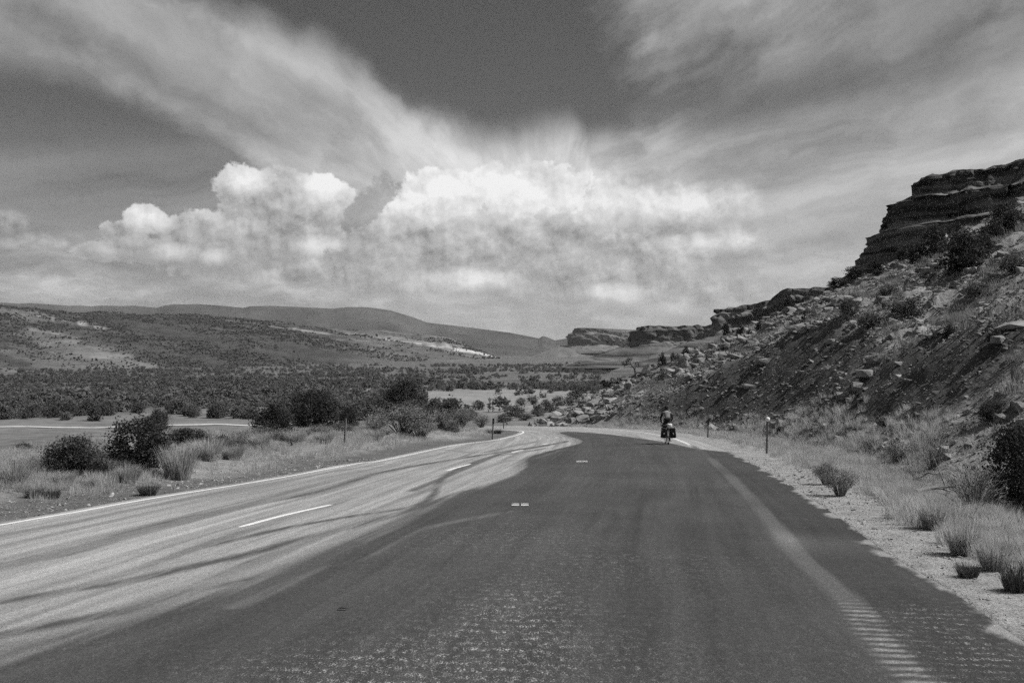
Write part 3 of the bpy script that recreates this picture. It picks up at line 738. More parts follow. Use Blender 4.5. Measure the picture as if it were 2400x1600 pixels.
def stems(seed, tips, r, k=5, n=9):
    g = np.random.default_rng(seed); out = []
    for t in tips[g.permutation(len(tips))[:n]]:
        m = t * np.array([0.35, 0.35, 0.5]) + g.normal(size=3) * 0.03 * np.linalg.norm(t)
        out += [tube((g.normal() * r * .6, g.normal() * r * .6, -0.08), m, r, r * 0.65, k), tube(m, t, r * 0.65, r * 0.18, k)]
    return join(out)
def twigs(seed, n, h, w, r, lean=0.5, bl=3, leaf=0):
    """A broom of thin stems rising and splaying from one root."""
    g = np.random.default_rng(seed); out = []; tips = []
    for i in range(n):
        a = g.uniform(0, 2 * math.pi); e = g.random() ** 0.7 * w / 2; hh = h * (0.55 + 0.45 * g.random()) * (1 - 0.35 * (e / (w / 2)) ** 2)
        b = np.array([math.cos(a) * e * 0.15, math.sin(a) * e * 0.15, -0.03]); m = np.array([math.cos(a) * e * 0.5, math.sin(a) * e * 0.5, hh * 0.6]); t = np.array([math.cos(a) * e, math.sin(a) * e, hh])
        out += [tube(b, m, r, r * .7, 3), tube(m, t, r * .7, r * .25, 3)]
        for k in range(bl):
            q = m + (t - m) * g.random(); d = g.normal(size=3) * np.array([1, 1, .5]) + np.array([math.cos(a), math.sin(a), 1.2]); d *= h * 0.16 / np.linalg.norm(d)
            out.append(tube(q, q + d, r * .5, r * .2, 3)); tips.append(q + d)
        tips.append(t)
    v, f = join(out)
    if leaf:
        P = np.repeat(np.array(tips), leaf, 0) + g.normal(size=(len(tips) * leaf, 3)) * h * 0.04
        v, f = join([(v, f), tri_leaves(P, np.full(len(P), h * 0.022), g)])
    return v, f
def tuft(seed, n, h, spread, bw):
    g = np.random.default_rng(seed)
    a = g.uniform(0, 2 * math.pi, n); rr_ = spread * np.sqrt(g.random(n)) * 0.5; ln = (0.15 + 0.75 * g.random(n)) * 0.6
    b = np.stack([np.cos(a) * rr_, np.sin(a) * rr_, np.full(n, -0.02)], 1)
    hh = h * (0.45 + 0.55 * g.random(n)); d = a + g.normal(size=n) * 0.5
    tip = b + np.stack([np.cos(d) * ln * hh, np.sin(d) * ln * hh, hh], 1)
    s = g.uniform(0, math.pi, n); sd = np.stack([np.cos(s), np.sin(s), 0 * s], 1) * bw / 2
    mid = b * 0.45 + tip * 0.55; mid[:, 2] += hh * 0.10
    v = np.stack([b - sd, b + sd, mid + sd * 0.8, mid - sd * 0.8, tip], 1).reshape(-1, 3); i = np.arange(n)[:, None] * 5
    return v, np.vstack([i + [0, 1, 2], i + [0, 2, 3], i + [3, 2, 4]])
def rock(seed, n=13, flat=0.7):
    import bmesh
    g = np.random.default_rng(seed); bm = bmesh.new()
    P = g.uniform(-1, 1, (n, 3)); P /= np.maximum(np.abs(P).max(1), 0.55)[:, None]; P *= np.array([0.5, 0.42, 0.5 * flat]) * (0.82 + 0.18 * g.random((n, 1)))
    vs = [bm.verts.new(p) for p in P]
    r = bmesh.ops.convex_hull(bm, input=vs)
    bmesh.ops.delete(bm, geom=[e for e in bm.verts if not e.link_faces], context='VERTS')
    bm.verts.index_update()
    v = np.array([x.co for x in bm.verts]); f = np.array([[x.index for x in q.verts] for q in bm.faces]); bm.free()
    return v, f
def scatter(tmpl, pos, rz, sc, g, tilt=0.0):
    """One joined mesh of many copies."""
    V, Fc_, o = [], [], 0; pick = g.integers(0, len(tmpl), len(pos))
    for k, (v, f) in enumerate(tmpl):
        m = np.where(pick == k)[0]
        if not len(m): continue
        c, s = np.cos(rz[m])[:, None], np.sin(rz[m])[:, None]
        x, y, z = v[:, 0][None], v[:, 1][None], np.repeat(v[:, 2][None], len(m), 0)
        q = np.stack([x * c - y * s, x * s + y * c, z], -1) * sc[m].reshape(len(m), 1, -1)
        if tilt:
            tx, ty = (g.normal(size=(2, len(m))) * tilt)
            q[..., 0] += q[..., 2] * tx[:, None]; q[..., 1] += q[..., 2] * ty[:, None]
        q = q + pos[m][:, None]
        V.append(q.reshape(-1, 3)); Fc_.append((f[None] + (np.arange(len(m)) * len(v))[:, None, None]).reshape(-1, f.shape[1]) + o); o += len(m) * len(v)
    return np.vstack(V), np.vstack(Fc_)
def hits(pts, y0=3.0, y1=3000.0, n=900):
    """First ground point along each photo ray."""
    ys = np.geomspace(y0, y1, n); out = []
    D = np.array([ray(*p) for p in pts]); D = D / D[:, 1:2]
    X, Y = D[:, :1] * ys, np.repeat(ys[None], len(pts), 0); Z = D[:, 2:3] * ys + CAMZ
    L = land(X, Y)[0]
    for i in range(len(pts)):
        b = np.where(Z[i] < L[i])[0]; k = b[0] if len(b) else n - 1
        k0 = max(k - 1, 0); g0, g1 = Z[i, k0] - L[i, k0], Z[i, k] - L[i, k]
        t = g0 / (g0 - g1) if g0 > 0 > g1 else 1.0
        y = ys[k0] + (ys[k] - ys[k0]) * t; x = D[i, 0] * y
        out.append((x, y))
    out = np.array(out); zz = land(out[:, 0], out[:, 1])[0]
    return np.c_[out, zz]
def on_slope(pts, ymax=135.0):
    """As hits, but what stands on the near slope's skyline is brought down on to the slope itself."""
    pts = [tuple(p) for p in pts]; h = hits(pts)
    for _ in range(14):
        bad = [i for i, p in enumerate(pts) if 1420 < p[0] < 2200 and h[i, 1] > ymax]
        if not bad: break
        for i in bad: pts[i] = (pts[i][0], pts[i][1] + 5)
        h[bad] = hits([pts[i] for i in bad])
    return h

M['juniper'] = gmat('juniper_leaf', 0.03, 0.085, 2.5, vary=0.2, leaf=0.25, contrast=(0.25, 0.75))
M['bark'] = gmat('bark', 0.06, 0.16, 9.0, bump=0.01)
M['sage'] = gmat('sage_leaf', 0.06, 0.14, 3.0, vary=0.2, leaf=0.35)
M['brush'] = gmat('brush_leaf', 0.10, 0.20, 0.3, vary=0.35, leaf=0.4)
M['twig'] = gmat('bare_twigs', 0.16, 0.32, 5.0, vary=0.15, leaf=0.2)
M['straw'] = gmat('dry_grass', 0.36, 0.62, 1.3, leaf=0.45, rough=0.8, contrast=(0.25, 0.75))
M['bunch'] = gmat('bunch_grass', 0.34, 0.56, 2.0, leaf=0.45, rough=0.8, vary=0.12)
M['darktuft'] = gmat('dark_tuft', 0.09, 0.2, 4.0, vary=0.12)
M['stone'] = gmat('sandstone', 0.14, 0.32, 2.5, bump=0.05, bscale=5.0, vary=0.25)
M['rubble'] = gmat('rubble_stone', 0.12, 0.33, 0.9, bump=0.03, bscale=6.0, contrast=(0.2, 0.8))
M['post'] = gmat('post_steel', 0.14, 0.26, 6.0, rough=0.6)
M['white'] = gmat('reflector_white', 0.8, 0.86, 4.0, rough=0.35)
M['blacktop'] = gmat('reflector_dark', 0.025, 0.04, 4.0, rough=0.5)

# ------------------------------------------------------------------ plants that stand alone
JUN = []
for k in range(4):
    (v, f), C_ = crown(200 + k, 130, 60, 0.024, 1.0, 1.0, 0.05, 0.18)
    JUN.append((new_mesh('crown', v, f, [M['juniper']]), new_mesh('trunk', *stems(220 + k, C_, 0.03, 5, 10), [M['bark']])))
PIN = []
for k in range(3):
    (v, f), C_ = crown(240 + k, 80, 26, 0.045, 1.0, 1.0, 0.05, 0.16, 'cone' if k == 1 else 'dome')
    PIN.append((new_mesh('crown', v, f, [M['juniper']]), new_mesh('trunk', *stems(260 + k, C_, 0.035, 5, 7), [M['bark']])))
SAGE = []
for k in range(3):
    (v, f), C_ = crown(280 + k, 70, 24, 0.04, 1.0, 1.0, 0.08, 0.2)
    SAGE.append((new_mesh('foliage', v, f, [M['sage']]), new_mesh('stem', *stems(300 + k, C_, 0.02, 4, 14), [M['bark']])))
WIL = [new_mesh('shrub', *twigs(320 + k, 90, 1.0, 1.0, 0.008, bl=4, leaf=5), [M['twig']]) for k in range(3)]
BARE = [new_mesh('shrub', *twigs(340 + k, 70, 1.0, 1.0, 0.009, bl=5), [M['twig']]) for k in range(2)]
BUN = [new_mesh('bunch_grass', *tuft(360 + k, 900, 1.05, 0.5, 0.013), [M['bunch']]) for k in range(4)]
DTU = [new_mesh('grass_tuft', *tuft(370 + k, 500, 1.0, 0.6, 0.02), [M['darktuft']]) for k in range(2)]

def plant(name, proto, base, wpx, hpx, label, cat, group, parts=None, rz=None):
    """Two-part plant (crown + trunk) or one mesh, standing at base, sized from its extent in the photo."""
    x, y, z = base; k = y / F
    sc = (wpx * k, wpx * k, hpx * k)
    rz = random.uniform(0, 6.28) if rz is None else rz
    if parts:
        o = link(name, None, label=label, cat=cat, group=group, loc=(x, y, z - 0.03), rot=(0, 0, rz), scale=sc)
        for nm, me in zip(parts, proto): link(nm, me, o)
    else:
        o = link(name, proto, label=label, cat=cat, group=group, loc=(x, y, z - 0.03), rot=(0, 0, rz), scale=sc)
    return o
plants = [
    # kind, base px, base py, width, height, label
    ('jun', 168, 1108, 145, 95, 'low dark juniper bush nearest the left end of the roadside bank'),
    ('jun', 325, 1092, 160, 130, 'big round dark juniper bush beside the pale bunch grass clump'),
    ('jun', 372, 1010, 60, 55, 'narrow dark juniper sprig rising behind the big round juniper'),
    ('jun', 440, 1042, 110, 46, 'low flat dark juniper bush right of the big round juniper'),
    ('jun', 640, 1026, 115, 92, 'left half of the wide dark juniper pair on the bank'),
    ('jun', 735, 1008, 135, 110, 'tallest dark juniper of the pair on the bank by the thin post'),
    ('jun', 818, 1004, 52, 58, 'small dark juniper just behind the thin roadside post'),
    ('jun', 882, 985, 30, 46, 'slender dark juniper left of the grey willow thicket'),
    ('jun', 945, 975, 112, 92, 'dark juniper rising behind the grey willow thicket'),
    ('jun', 235, 1118, 50, 50, 'small dark juniper at the foot of the big round one'),
    ('sage', 57, 1064, 52, 32, 'round dark sage bush alone in the low field beyond the bank'),
    ('jun', 2392, 1175, 165, 205, 'tall black juniper in shade at the right foot of the slope'),
    ('sage', 2345, 1225, 110, 70, 'grey sage bush under the shaded black juniper'),
    ('jun', 2075, 1000, 40, 26, 'flat dark bush low on the bare cut slope'),
    ('jun', 1830, 1018, 30, 22, 'small dark bush on the cut slope above the white-topped post'),
    ('jun', 2325, 985, 70, 55, 'dark bush in the shaded hollow of the cut'),
    ('pin', 2268, 632, 125, 112, 'largest dark juniper below the layered cliff'),
    ('pin', 2192, 603, 75, 85, 'dark juniper left of the largest one below the cliff'),
    ('pin', 2325, 570, 70, 62, 'dark juniper right of the largest one below the cliff'),
    ('pin', 2240, 590, 60, 60, 'juniper behind the largest dark one below the cliff'),
    ('pin', 2375, 545, 70, 60, 'dark juniper near the cliff top end of the slope'),
    ('pin', 2120, 612, 40, 42, 'small juniper at the left foot of the layered cliff'),
    ('pin', 2050, 640, 60, 38, 'low dark juniper on the ridge line below the cliff nose'),
    ('pin', 2005, 655, 60, 34, 'second dark juniper along the ridge line below the cliff nose'),
    ('pin', 1965, 672, 55, 30, 'lowest dark juniper along the ridge line below the cliff nose'),
    ('pin', 1846, 722, 26, 42, 'upright dark juniper on the ridge beside the stepped cliff'),
    ('pin', 1702, 788, 24, 36, 'upright dark juniper on the spur crest near the pale boulder'),
    ('pin', 1736, 786, 26, 26, 'small dark juniper right of the upright one on the crest'),
    ('pin', 1552, 862, 28, 42, 'dark bush tree standing on the lower spur crest'),
    ('pin', 1579, 850, 20, 26, 'smaller dark bush beside the one on the lower crest'),
    ('pin', 2330, 800, 36, 34, 'dark bush at the foot of the outcrop ledge'),
    ('pin', 2225, 790, 46, 34, 'dark bush along the rim of the road cut'),
    ('sage', 2130, 740, 110, 52, 'wide grey bare shrub on the slope above the cut rim'),
    ('sage', 1990, 735, 60, 34, 'small grey shrub left of the wide bare shrub on the slope'),
    ('sage', 2180, 660, 60, 34, 'grey shrub among boulders below the largest juniper'),
    ('sage', 2290, 690, 60, 40, 'grey shrub on the right part of the upper slope'),
    ('sage', 2370, 640, 70, 50, 'grey shrub highest on the right part of the slope'),
    ('sage', 2080, 690, 50, 28, 'grey shrub on the slope under the cliff foot'),
    ('pin', 2150, 618, 56, 50, 'low dark juniper at the foot of the cliff nose'),
    ('pin', 2300, 606, 70, 64, 'dark juniper close behind the largest one, to its right'),
    ('pin', 2215, 560, 50, 44, 'small juniper against the dark cliff band'),
    ('pin', 2352, 520, 60, 50, 'highest dark juniper on the slope by the cliff'),
    ('pin', 1610, 832, 22, 22, 'little dark bush on the crest left of the pale blocks'),
    ('pin', 1780, 772, 22, 26, 'little dark juniper just right of the pale pointed boulder'),
    ('sage', 1905, 745, 60, 28, 'grey shrub on the crest below the ridge junipers'),
    ('sage', 2040, 765, 80, 36, 'grey shrub left below the wide bare shrub'),
    ('wil', 945, 1018, 145, 72, 'grey willow thicket on the bank above the pale grass'),
    ('wil', 880, 1012, 70, 48, 'left fringe of the grey willow thicket'),
    ('wil', 1035, 1008, 70, 52, 'grey twiggy bush right of the willow thicket'),
    ('wil', 1080, 1003, 66, 52, 'grey twiggy bush left of the dark-topped post by the bend'),
    ('wil', 560, 1062, 62, 58, 'upright grey twiggy shrub between pale clumps'),
    ('wil', 660, 1040, 60, 40, 'grey twiggy shrub under the wide juniper pair'),
    ('wil', 1128, 1003, 44, 34, 'low grey bush just behind the dark-topped post'),
    ('sage', 285, 1112, 66, 40, 'grey sage bush between the low juniper and the big round one'),
    ('wil', 380, 1075, 60, 44, 'twiggy shrub tucked behind the large pale fan of grass'),
    ('sage', 520, 1050, 70, 36, 'grey sage bush left of the upright grey shrub'),
    ('wil', 610, 1032, 70, 40, 'twiggy fringe at the left foot of the wide juniper pair'),
    ('wil', 745, 1026, 70, 34, 'twiggy fringe at the right foot of the wide juniper pair'),
    ('sage', 800, 1016, 60, 30, 'low grey sage bush at the foot of the thin post'),
    ('wil', 985, 1026, 80, 48, 'right fringe of the grey willow thicket'),
    ('sage', 1010, 990, 60, 40, 'grey bush behind the right fringe of the willow thicket'),
    ('sage', 1060, 1012, 50, 26, 'small grey sage bush before the dark-topped post'),
    ('wil', 60, 1108, 80, 42, 'twiggy shrub at the far left end of the bank'),
    ('sage', 120, 1092, 60, 36, 'grey sage bush behind the low dark juniper'),
    ('bun', 545, 1076, 64, 40, 'pale bunch grass clump under the upright grey shrub'),
    ('bun', 150, 1140, 60, 44, 'pale bunch grass in front of the low dark juniper'),
    ('bun', 760, 1038, 54, 32, 'pale bunch grass left of the thin post'),
    ('bun', 880, 1030, 50, 26, 'pale bunch grass right of the thin post'),
    ('wil', 1970, 1162, 85, 72, 'twiggy grey shrub leaning out of the right verge grass'),
    ('wil', 1935, 1135, 60, 62, 'thin grey shrub behind the leaning one on the right verge'),
    ('wil', 2100, 1092, 74, 66, 'grey twiggy bush at the foot of the cut slope'),
    ('bare', 2284, 1218, 150, 150, 'bare spiky shrub with fanned stems beside the black juniper'),
    ('bare', 2185, 1095, 80, 62, 'pale bare shrub at the slope foot behind the dead branches'),
    ('bun', 418, 1122, 96, 88, 'large pale fan of bunch grass right of the big juniper'),
    ('bun', 487, 1078, 84, 58, 'pale bunch grass clump behind the large fan'),
    ('bun', 608, 1050, 60, 44, 'pale bunch grass clump right of the upright grey shrub'),
    ('bun', 30, 1140, 90, 70, 'pale bunch grass clump at the left end of the bank'),
    ('bun', 300, 1130, 70, 48, 'pale bunch grass in front of the big juniper'),
    ('bun', 690, 1042, 60, 40, 'pale bunch grass in front of the juniper pair'),
    ('bun', 2255, 1300, 90, 95, 'tall pale bunch grass clump in the right verge'),
    ('bun', 2190, 1240, 80, 80, 'pale bunch grass clump below the bare spiky shrub'),
    ('bun', 2330, 1335, 90, 80, 'pale bunch grass clump nearest the camera in the right verge'),
    ('dtu', 346, 1160, 54, 36, 'dark tuft alone on the gravel near the white line'),
    ('dtu', 80, 1166, 50, 32, 'left one of two small dark tufts in the pale grass'),
    ('dtu', 122, 1168, 42, 32, 'right one of two small dark tufts in the pale grass'),
    ('dtu', 205, 1142, 36, 24, 'small dark tuft below the low dark juniper'),
    ('dtu', 2268, 1352, 56, 46, 'dark tuft on the gravel edge of the right verge'),
    ('dtu', 2384, 1385, 80, 80, 'dark grass tuft nearest the camera on the right gravel edge'),
    ('dtu', 2330, 1325, 40, 36, 'small dark tuft behind the one nearest the camera'),
    ('dtu', 1160, 1016, 40, 14, 'low dark tuft beside the inner line at the bend'),
]
hb = on_slope([(p[1], p[2]) for p in plants])
KINDS = {'jun': (JUN, 'juniper_bush', 'juniper', ('crown', 'trunk')), 'pin': (PIN, 'juniper_tree', 'juniper', ('crown', 'trunk')), 'sage': (SAGE, 'sage_bush', 'bush', ('foliage', 'stem')),
         'wil': (WIL, 'willow_shrub', 'shrub', None), 'bare': (BARE, 'bare_shrub', 'shrub', None), 'bun': (BUN, 'bunch_grass', 'grass clump', None), 'dtu': (DTU, 'grass_tuft', 'grass clump', None)}
for i, ((k, px, py, w, h, lab), b) in enumerate(zip(plants, hb)):
    pr, nm, ct, parts = KINDS[k]
    plant(nm, pr[i % len(pr)], b, w, h, lab, ct, {'juniper': 'dark junipers', 'bush': 'grey sage bushes', 'shrub': 'twiggy grey shrubs', 'grass clump': 'grass clumps along the road'}[ct], parts)
# the crooked bare tree on the lower crest
b = on_slope([(1490, 872)])[0]; k = b[1] / F
g = np.random.default_rng(5)
v, f = join([tube((0, 0, -.1), (-2 * k, 0, 20 * k), .10, .08), tube((-2 * k, 0, 20 * k), (-12 * k, .2, 34 * k), .08, .05), tube((-12 * k, .2, 34 * k), (-26 * k, 0, 32 * k), .05, .02), tube((-2 * k, 0, 20 * k), (4 * k, .3, 32 * k), .05, .02), tube((-12 * k, .2, 34 * k), (-14 * k, -.2, 46 * k), .04, .015)])
o = link('crooked_tree', None, label='crooked thin tree leaning left on the lower end of the spur', cat='tree', loc=b)
link('trunk', new_mesh('trunk', v, f, [M['bark']]), o)
P = np.concatenate([np.array(c) * k + g.normal(size=(90, 3)) * np.array([5, 5, 3]) * k for c in ((-14, 0, 44), (-26, 0, 33), (4, 0, 33), (-20, 0, 38))])
link('crown', new_mesh('crown', *tri_leaves(P, np.full(len(P), 1.8 * k), g), [M['juniper']]), o)

# ================================================================== valley trees and brush
VTm = [(new_mesh('crown', *crown(400 + k, 62, 18, 0.062, 1.0, 1.0, 0.06 if k < 4 else 0.02, 0.19)[0], [M['brush']]), new_mesh('trunk', *stems(420 + k, crown(400 + k, 62, 18, 0.062, 1.0, 1.0, 0.06 if k < 4 else 0.02, 0.19)[1], 0.02, 3, 8), [M['bark']])) for k in range(7)]
VL = []
for k in range(5):
    (v, f), C_ = crown(440 + k, 18, 7, 0.14, 1.0, 1.0, 0.03, 0.22)
    VL.append((v, f))
g = np.random.default_rng(21)
n = 60000
Y = np.exp(g.uniform(math.log(172), math.log(1150), n)); X = g.uniform(-0.56, 0.16, n) * Y
px = 1200 + F * X / Y
py = 860 + F * 10.1 / Y
pat = fbm(X / 38, Y / 24, 3, 501)
den = ss(pat, np.interp(Y, [180, 260, 400], [-0.3, -0.2, -0.05]), np.interp(Y, [180, 260, 400], [0.0, 0.12, 0.22])) * ss(Y, 184, 200)
den *= np.where((px > 225) & (px < 640) & (Y < 236), 0.02, 1)                                  # the clearing by the track
den *= np.where((px > 150) & (px < 900) & (Y > 330) & (Y < 380) & (pat < 0.25), 0.06, 1)       # a grassy strip in mid valley
den *= np.where((px > 985 + (Y - 240) * 0.1) & (Y < 425), 0.008, 1)                             # the bright meadow
den *= np.where((px > 1000) & (Y > 620) & (Y < 760), 0.12, 1)
den *= np.where((px > 640) & (px <= 985) & (Y < 215), 0.25, 1)
den *= np.where((Y > 700), 0.75, 1)
keep = g.random(n) < den
X, Y = X[keep], Y[keep]
# thin out so that crowns stand side by side
cell = {}; sel = []
for i in range(len(X)):
    c = (int(X[i] // 2.7), int(Y[i] // (3.0 + Y[i] * 0.004)))
    if c not in cell: cell[c] = 1; sel.append(i)
X, Y = X[sel], Y[sel]
Z, _, RG, _, _ = land(X, Y)
ok = (RG == 2) & (Z < 4); X, Y, Z = X[ok], Y[ok], Z[ok]
H_ = (1.9 + 3.0 * g.random(len(X)) ** 1.6 + 2.4 * fbm(X / 22, Y / 22, 2, 511)); H_ = np.clip(H_ * np.where(Y < 215, 1.0, 0.85), 0.9, 4.8)
W_ = H_ * g.uniform(0.85, 1.35, len(X))
order = np.argsort(Y)
first, rest = order[:170], order[170:6000]
def valley_label(i):
    p = 1200 + F * X[i] / Y[i]
    row = 'front thicket row' if Y[i] < 199 else 'second thicket row' if Y[i] < 208 else 'third thicket row' if Y[i] < 222 else 'back of the thicket'
    seg = ('far left end' if p < 90 else 'above the low juniper' if p < 200 else 'left of the round juniper' if p < 300 else 'above the round juniper' if p < 420 else 'right of the round juniper' if p < 560 else
           'left of the juniper pair' if p < 640 else 'behind the juniper pair' if p < 790 else 'above the thin post' if p < 880 else 'behind the willows')
    return ('tall' if H_[i] > 3.9 else 'middling' if H_[i] > 2.6 else 'low') + (' broad' if W_[i] > H_[i] * 1.15 else ' narrow' if W_[i] < H_[i] * 0.95 else '') + ' grey tree, ' + row + ', ' + seg
for i in first:
    o = link('valley_tree', None, label=valley_label(i), cat='tree', group='grey trees of the near valley thicket', loc=(X[i], Y[i], Z[i] - 0.15), rot=(0, 0, g.uniform(0, 6.28)), scale=(W_[i], W_[i], H_[i]))
    for nm, me in zip(('crown', 'trunk'), VTm[int(g.integers(0, 7))]): link(nm, me, o)
v, f = scatter(VL, np.c_[X, Y, Z - 0.2][rest], g.uniform(0, 6.28, len(rest)), np.c_[W_, W_, H_][rest], g)
link('valley_brush', new_mesh('valley_brush', v, f, [M['brush']]), kind='stuff', cat='brush', label='dense grey brush and trees filling the far valley floor')
print('valley trees', len(X))
# bushes on the spur's left flank and in the meadow
fl = [(1122, 960, 36, 24), (1222, 950, 28, 20), (1247, 948, 30, 26), (1288, 966, 44, 24), (1262, 975, 40, 22), (1205, 975, 60, 30), (1100, 985, 50, 30), (1075, 990, 40, 26),
      (1372, 920, 44, 22), (1350, 935, 50, 24), (1411, 905, 20, 14), (1245, 921, 12, 10), (1290, 921, 18, 10), (1325, 917, 14, 9), (1310, 945, 40, 20), (1335, 950, 34, 18), (1395, 925, 30, 16), (1232, 985, 40, 20), (1280, 952, 30, 18), (1180, 990, 44, 22)]
hb = hits([(a, b_) for a, b_, _, _ in fl])
for i, ((px_, py_, w, h), b) in enumerate(zip(fl, hb)):
    flank = py_ > 926
    plant('sage_bush', SAGE[i % 3], b, w, h, ('low' if h < 20 else 'round' if h < 25 else 'taller') + ' grey bush ' + ('in the brush below the bend' if px_ < 1200 else 'at the spur foot beyond the bend' if px_ < 1300 else 'where the spur meets the meadow') if flank else 'small round bush dotted along the bright meadow', 'bush', 'bushes on the spur flank' if flank else 'bushes dotted in the meadow', ('foliage', 'stem'))
# scattered trees on the far hill
n = 80000
Y = g.uniform(760, 2300, n); X = (g.uniform(-60, 1200, n) - 1200) / F * Y
Z, T_, RG, _, _ = land(X, Y)
ok = (RG == 3) & (g.random(n) < np.clip(1.0 - (T_ - 0.06) / 0.10, 0.07, 0.95) * ss(fbm((Z + 0.17 * X) / 10, X / 260, 3, 531) + 0.4 * fbm(X / 30, Y / 30, 2, 532), -0.25, 0.25) * np.clip(1400 / Y, 0.5, 1.0)); X, Y, Z = X[ok], Y[ok], Z[ok]
H_ = (0.9 + 2.2 * g.random(len(X)) ** 2.2) * np.clip(Y / 1300, 0.8, 1.3)
low = [scatter([rock(600 + k, 9, 0.9)], np.array([[0, 0, 0.35]]), np.zeros(1), np.ones((1, 1)), g) for k in range(5)]
v, f = scatter(low, np.c_[X, Y, Z], g.uniform(0, 6.28, len(X)), np.c_[H_ * 1.2, H_ * 1.2, H_], g)
M['dots'] = gmat('far_tree', 0.03, 0.07, 0.05)
link('hill_trees', new_mesh('hill_trees', v, f, [M['dots']]), kind='stuff', cat='trees', label='countless dark trees dotted over the long hill across the valley')
# the pale track on the valley floor
ty = lambda px: on_valley(px)
tp = []
for px_, py_ in ((-260, 1006), (0, 1002), (180, 1001), (360, 1000), (540, 997.5), (640, 996), (760, 992)):
    d = ray(px_, py_); s = (CAMZ + 8.0) / -d[2]; tp.append((d[0] * s, d[1] * s))
tl = spline(tp, 90); t = np.gradient(tl, axis=0); t /= np.linalg.norm(t, axis=1)[:, None]; n_ = np.stack([-t[:, 1], t[:, 0]], 1)
w = 0.4 + 0.15 * fbm(np.arange(90) / 9, np.zeros(90), 2, 541)
cols = [tl + n_ * (w * k)[:, None] for k in (-1, -.33, .33, 1)]
zz = [land(c[:, 0], c[:, 1])[0] + (0.24 if abs(k) < 0.5 else 0.12) for c, k in zip(cols, (-1, -.33, .33, 1))]
v = np.vstack([np.c_[c, z] for c, z in zip(cols, zz)]); i = np.arange(89)
link('dirt_track', new_mesh('dirt_track', v, np.vstack([np.stack([i + 90 * k, i + 1 + 90 * k, i + 1 + 90 * (k + 1), i + 90 * (k + 1)], 1) for k in range(3)]), [M['track']], True), kind='structure', cat='track', label='pale dirt track crossing the valley floor below the road bank')

# ================================================================== stones on the slope
g = np.random.default_rng(31)
n = 340000
Y = np.exp(g.uniform(math.log(16), math.log(105), n)); X = np.exp(g.uniform(math.log(6.0), math.log(80), n)) - 7
Z, T_, RG, DR, DL = land(X, Y)
cutl = ss(0.21 - T_, 0.01, 0.11)              # 1 on the bare cut, 0 on the natural slope
clus = ss(fbm(X / 5, Y / 5, 3, 551), -0.25, 0.3)
far_lo = ss(Y, 55, 75)
rimk = np.exp(-((cutl - 0.55) / 0.25) ** 2) * ss(fbm(Y / 4, X / 40, 2, 553), -0.1, 0.2)
dens = (RG == 1) * lerp(0.62 * (0.35 + clus) + 0.25 * rimk, 0.05 + 0.3 * rimk, cutl) * lerp(1, 1.3, far_lo) * (DR > 5.2)
keep = g.random(n) < dens
X, Y, Z, cutl, rimk = X[keep], Y[keep], Z[keep], cutl[keep], rimk[keep]
S = 0.075 * (1 - g.random(len(X))) ** -0.42; S = np.clip(S * (1 + 0.9 * rimk), 0.07, np.maximum(lerp(0.8, 0.30, cutl), 0.75 * rimk)) * np.clip(Y / 50, 0.6, 1.35)
ppy = 860 - F * (Z - CAMZ) / Y; ppx = 1200 + F * X / Y
S = np.where((ppx > 1500) & (ppx < 1640) & (ppy > 890) & (S > 0.2), 0.15, S)
vis = (np.abs(1200 + F * X / Y - 1200) < 1260)
X, Y, Z, S, ppx, ppy = X[vis], Y[vis], Z[vis], S[vis], ppx[vis], ppy[vis]
S = np.minimum(S, 24 * Y / F)
app = S / Y; o_ = np.argsort(-app)
print('stones', len(X))
RK = [rock(700 + k, 26, 0.8) for k in range(10)]
RKm = [new_mesh('boulder', v, f, [M['stone']]) for v, f in RK]
def zone(i):
    p, q, d = ppx[i], ppy[i], S[i]
    size = 'big' if d * F / Y[i] > 28 else 'middle-sized' if d * F / Y[i] > 20 else 'small'
    if p < 1400: where, grp = 'at the far low tip of the rocky spur', 'boulders on the low spur'
    elif p < 1500: where, grp = 'on the low spur near the crooked tree', 'boulders on the low spur'
    elif p < 1600: where, grp = 'on the spur above the cyclist', 'boulders on the low spur'
    elif p < 1720: where, grp = 'on the spur crest left of the upright juniper', 'boulders near the spur crest'
    elif p < 1850: where, grp = 'near the pale pointed boulder on the crest', 'boulders near the spur crest'
    elif p < 2000: where, grp = 'on the slope left of the wide bare shrub' if q < 800 else 'along the cut rim above the stone rib', 'boulders below the cliff'
    elif p < 2150: where, grp = 'on the slope under the cliff nose' if q < 720 else 'on the slope by the wide bare shrub', 'boulders below the cliff'
    elif p < 2280: where, grp = 'below the largest juniper' if q < 720 else 'above the cut rim', 'boulders below the cliff'
    else: where, grp = 'on the upper right slope under the cliff' if q < 720 else 'by the overhanging ledge' if q < 900 else 'in the shaded hollow of the cut', 'boulders below the cliff'
    return size + (' sandstone boulder ', ' angular pale boulder ', ' tilted grey boulder ')[i % 3] + where, grp
for i in o_[:235]:
    lab, grp = zone(int(i))
    link('boulder', RKm[int(g.integers(0, 10))], label=lab, cat='boulder', group=grp, loc=(X[i], Y[i], Z[i] + S[i] * 0.16),
         rot=(g.normal() * 0.25, g.normal() * 0.25 - 0.3, g.uniform(0, 6.28)), scale=(S[i] * g.uniform(1.0, 1.6), S[i] * 1.1, S[i] * g.uniform(0.7, 1.1)))
r_ = o_[235:]
small = [rock(720 + k, 9, 0.75) for k in range(8)]
v, f = scatter(small, np.c_[X, Y, Z + S * 0.1][r_], g.uniform(0, 6.28, len(r_)), np.c_[S * 1.3, S * 1.1, S][r_], g, 0.3)
link('rubble', new_mesh('rubble', v, f, [M['rubble']]), kind='stuff', cat='rubble', label='loose broken stones covering the slope above the road cut')
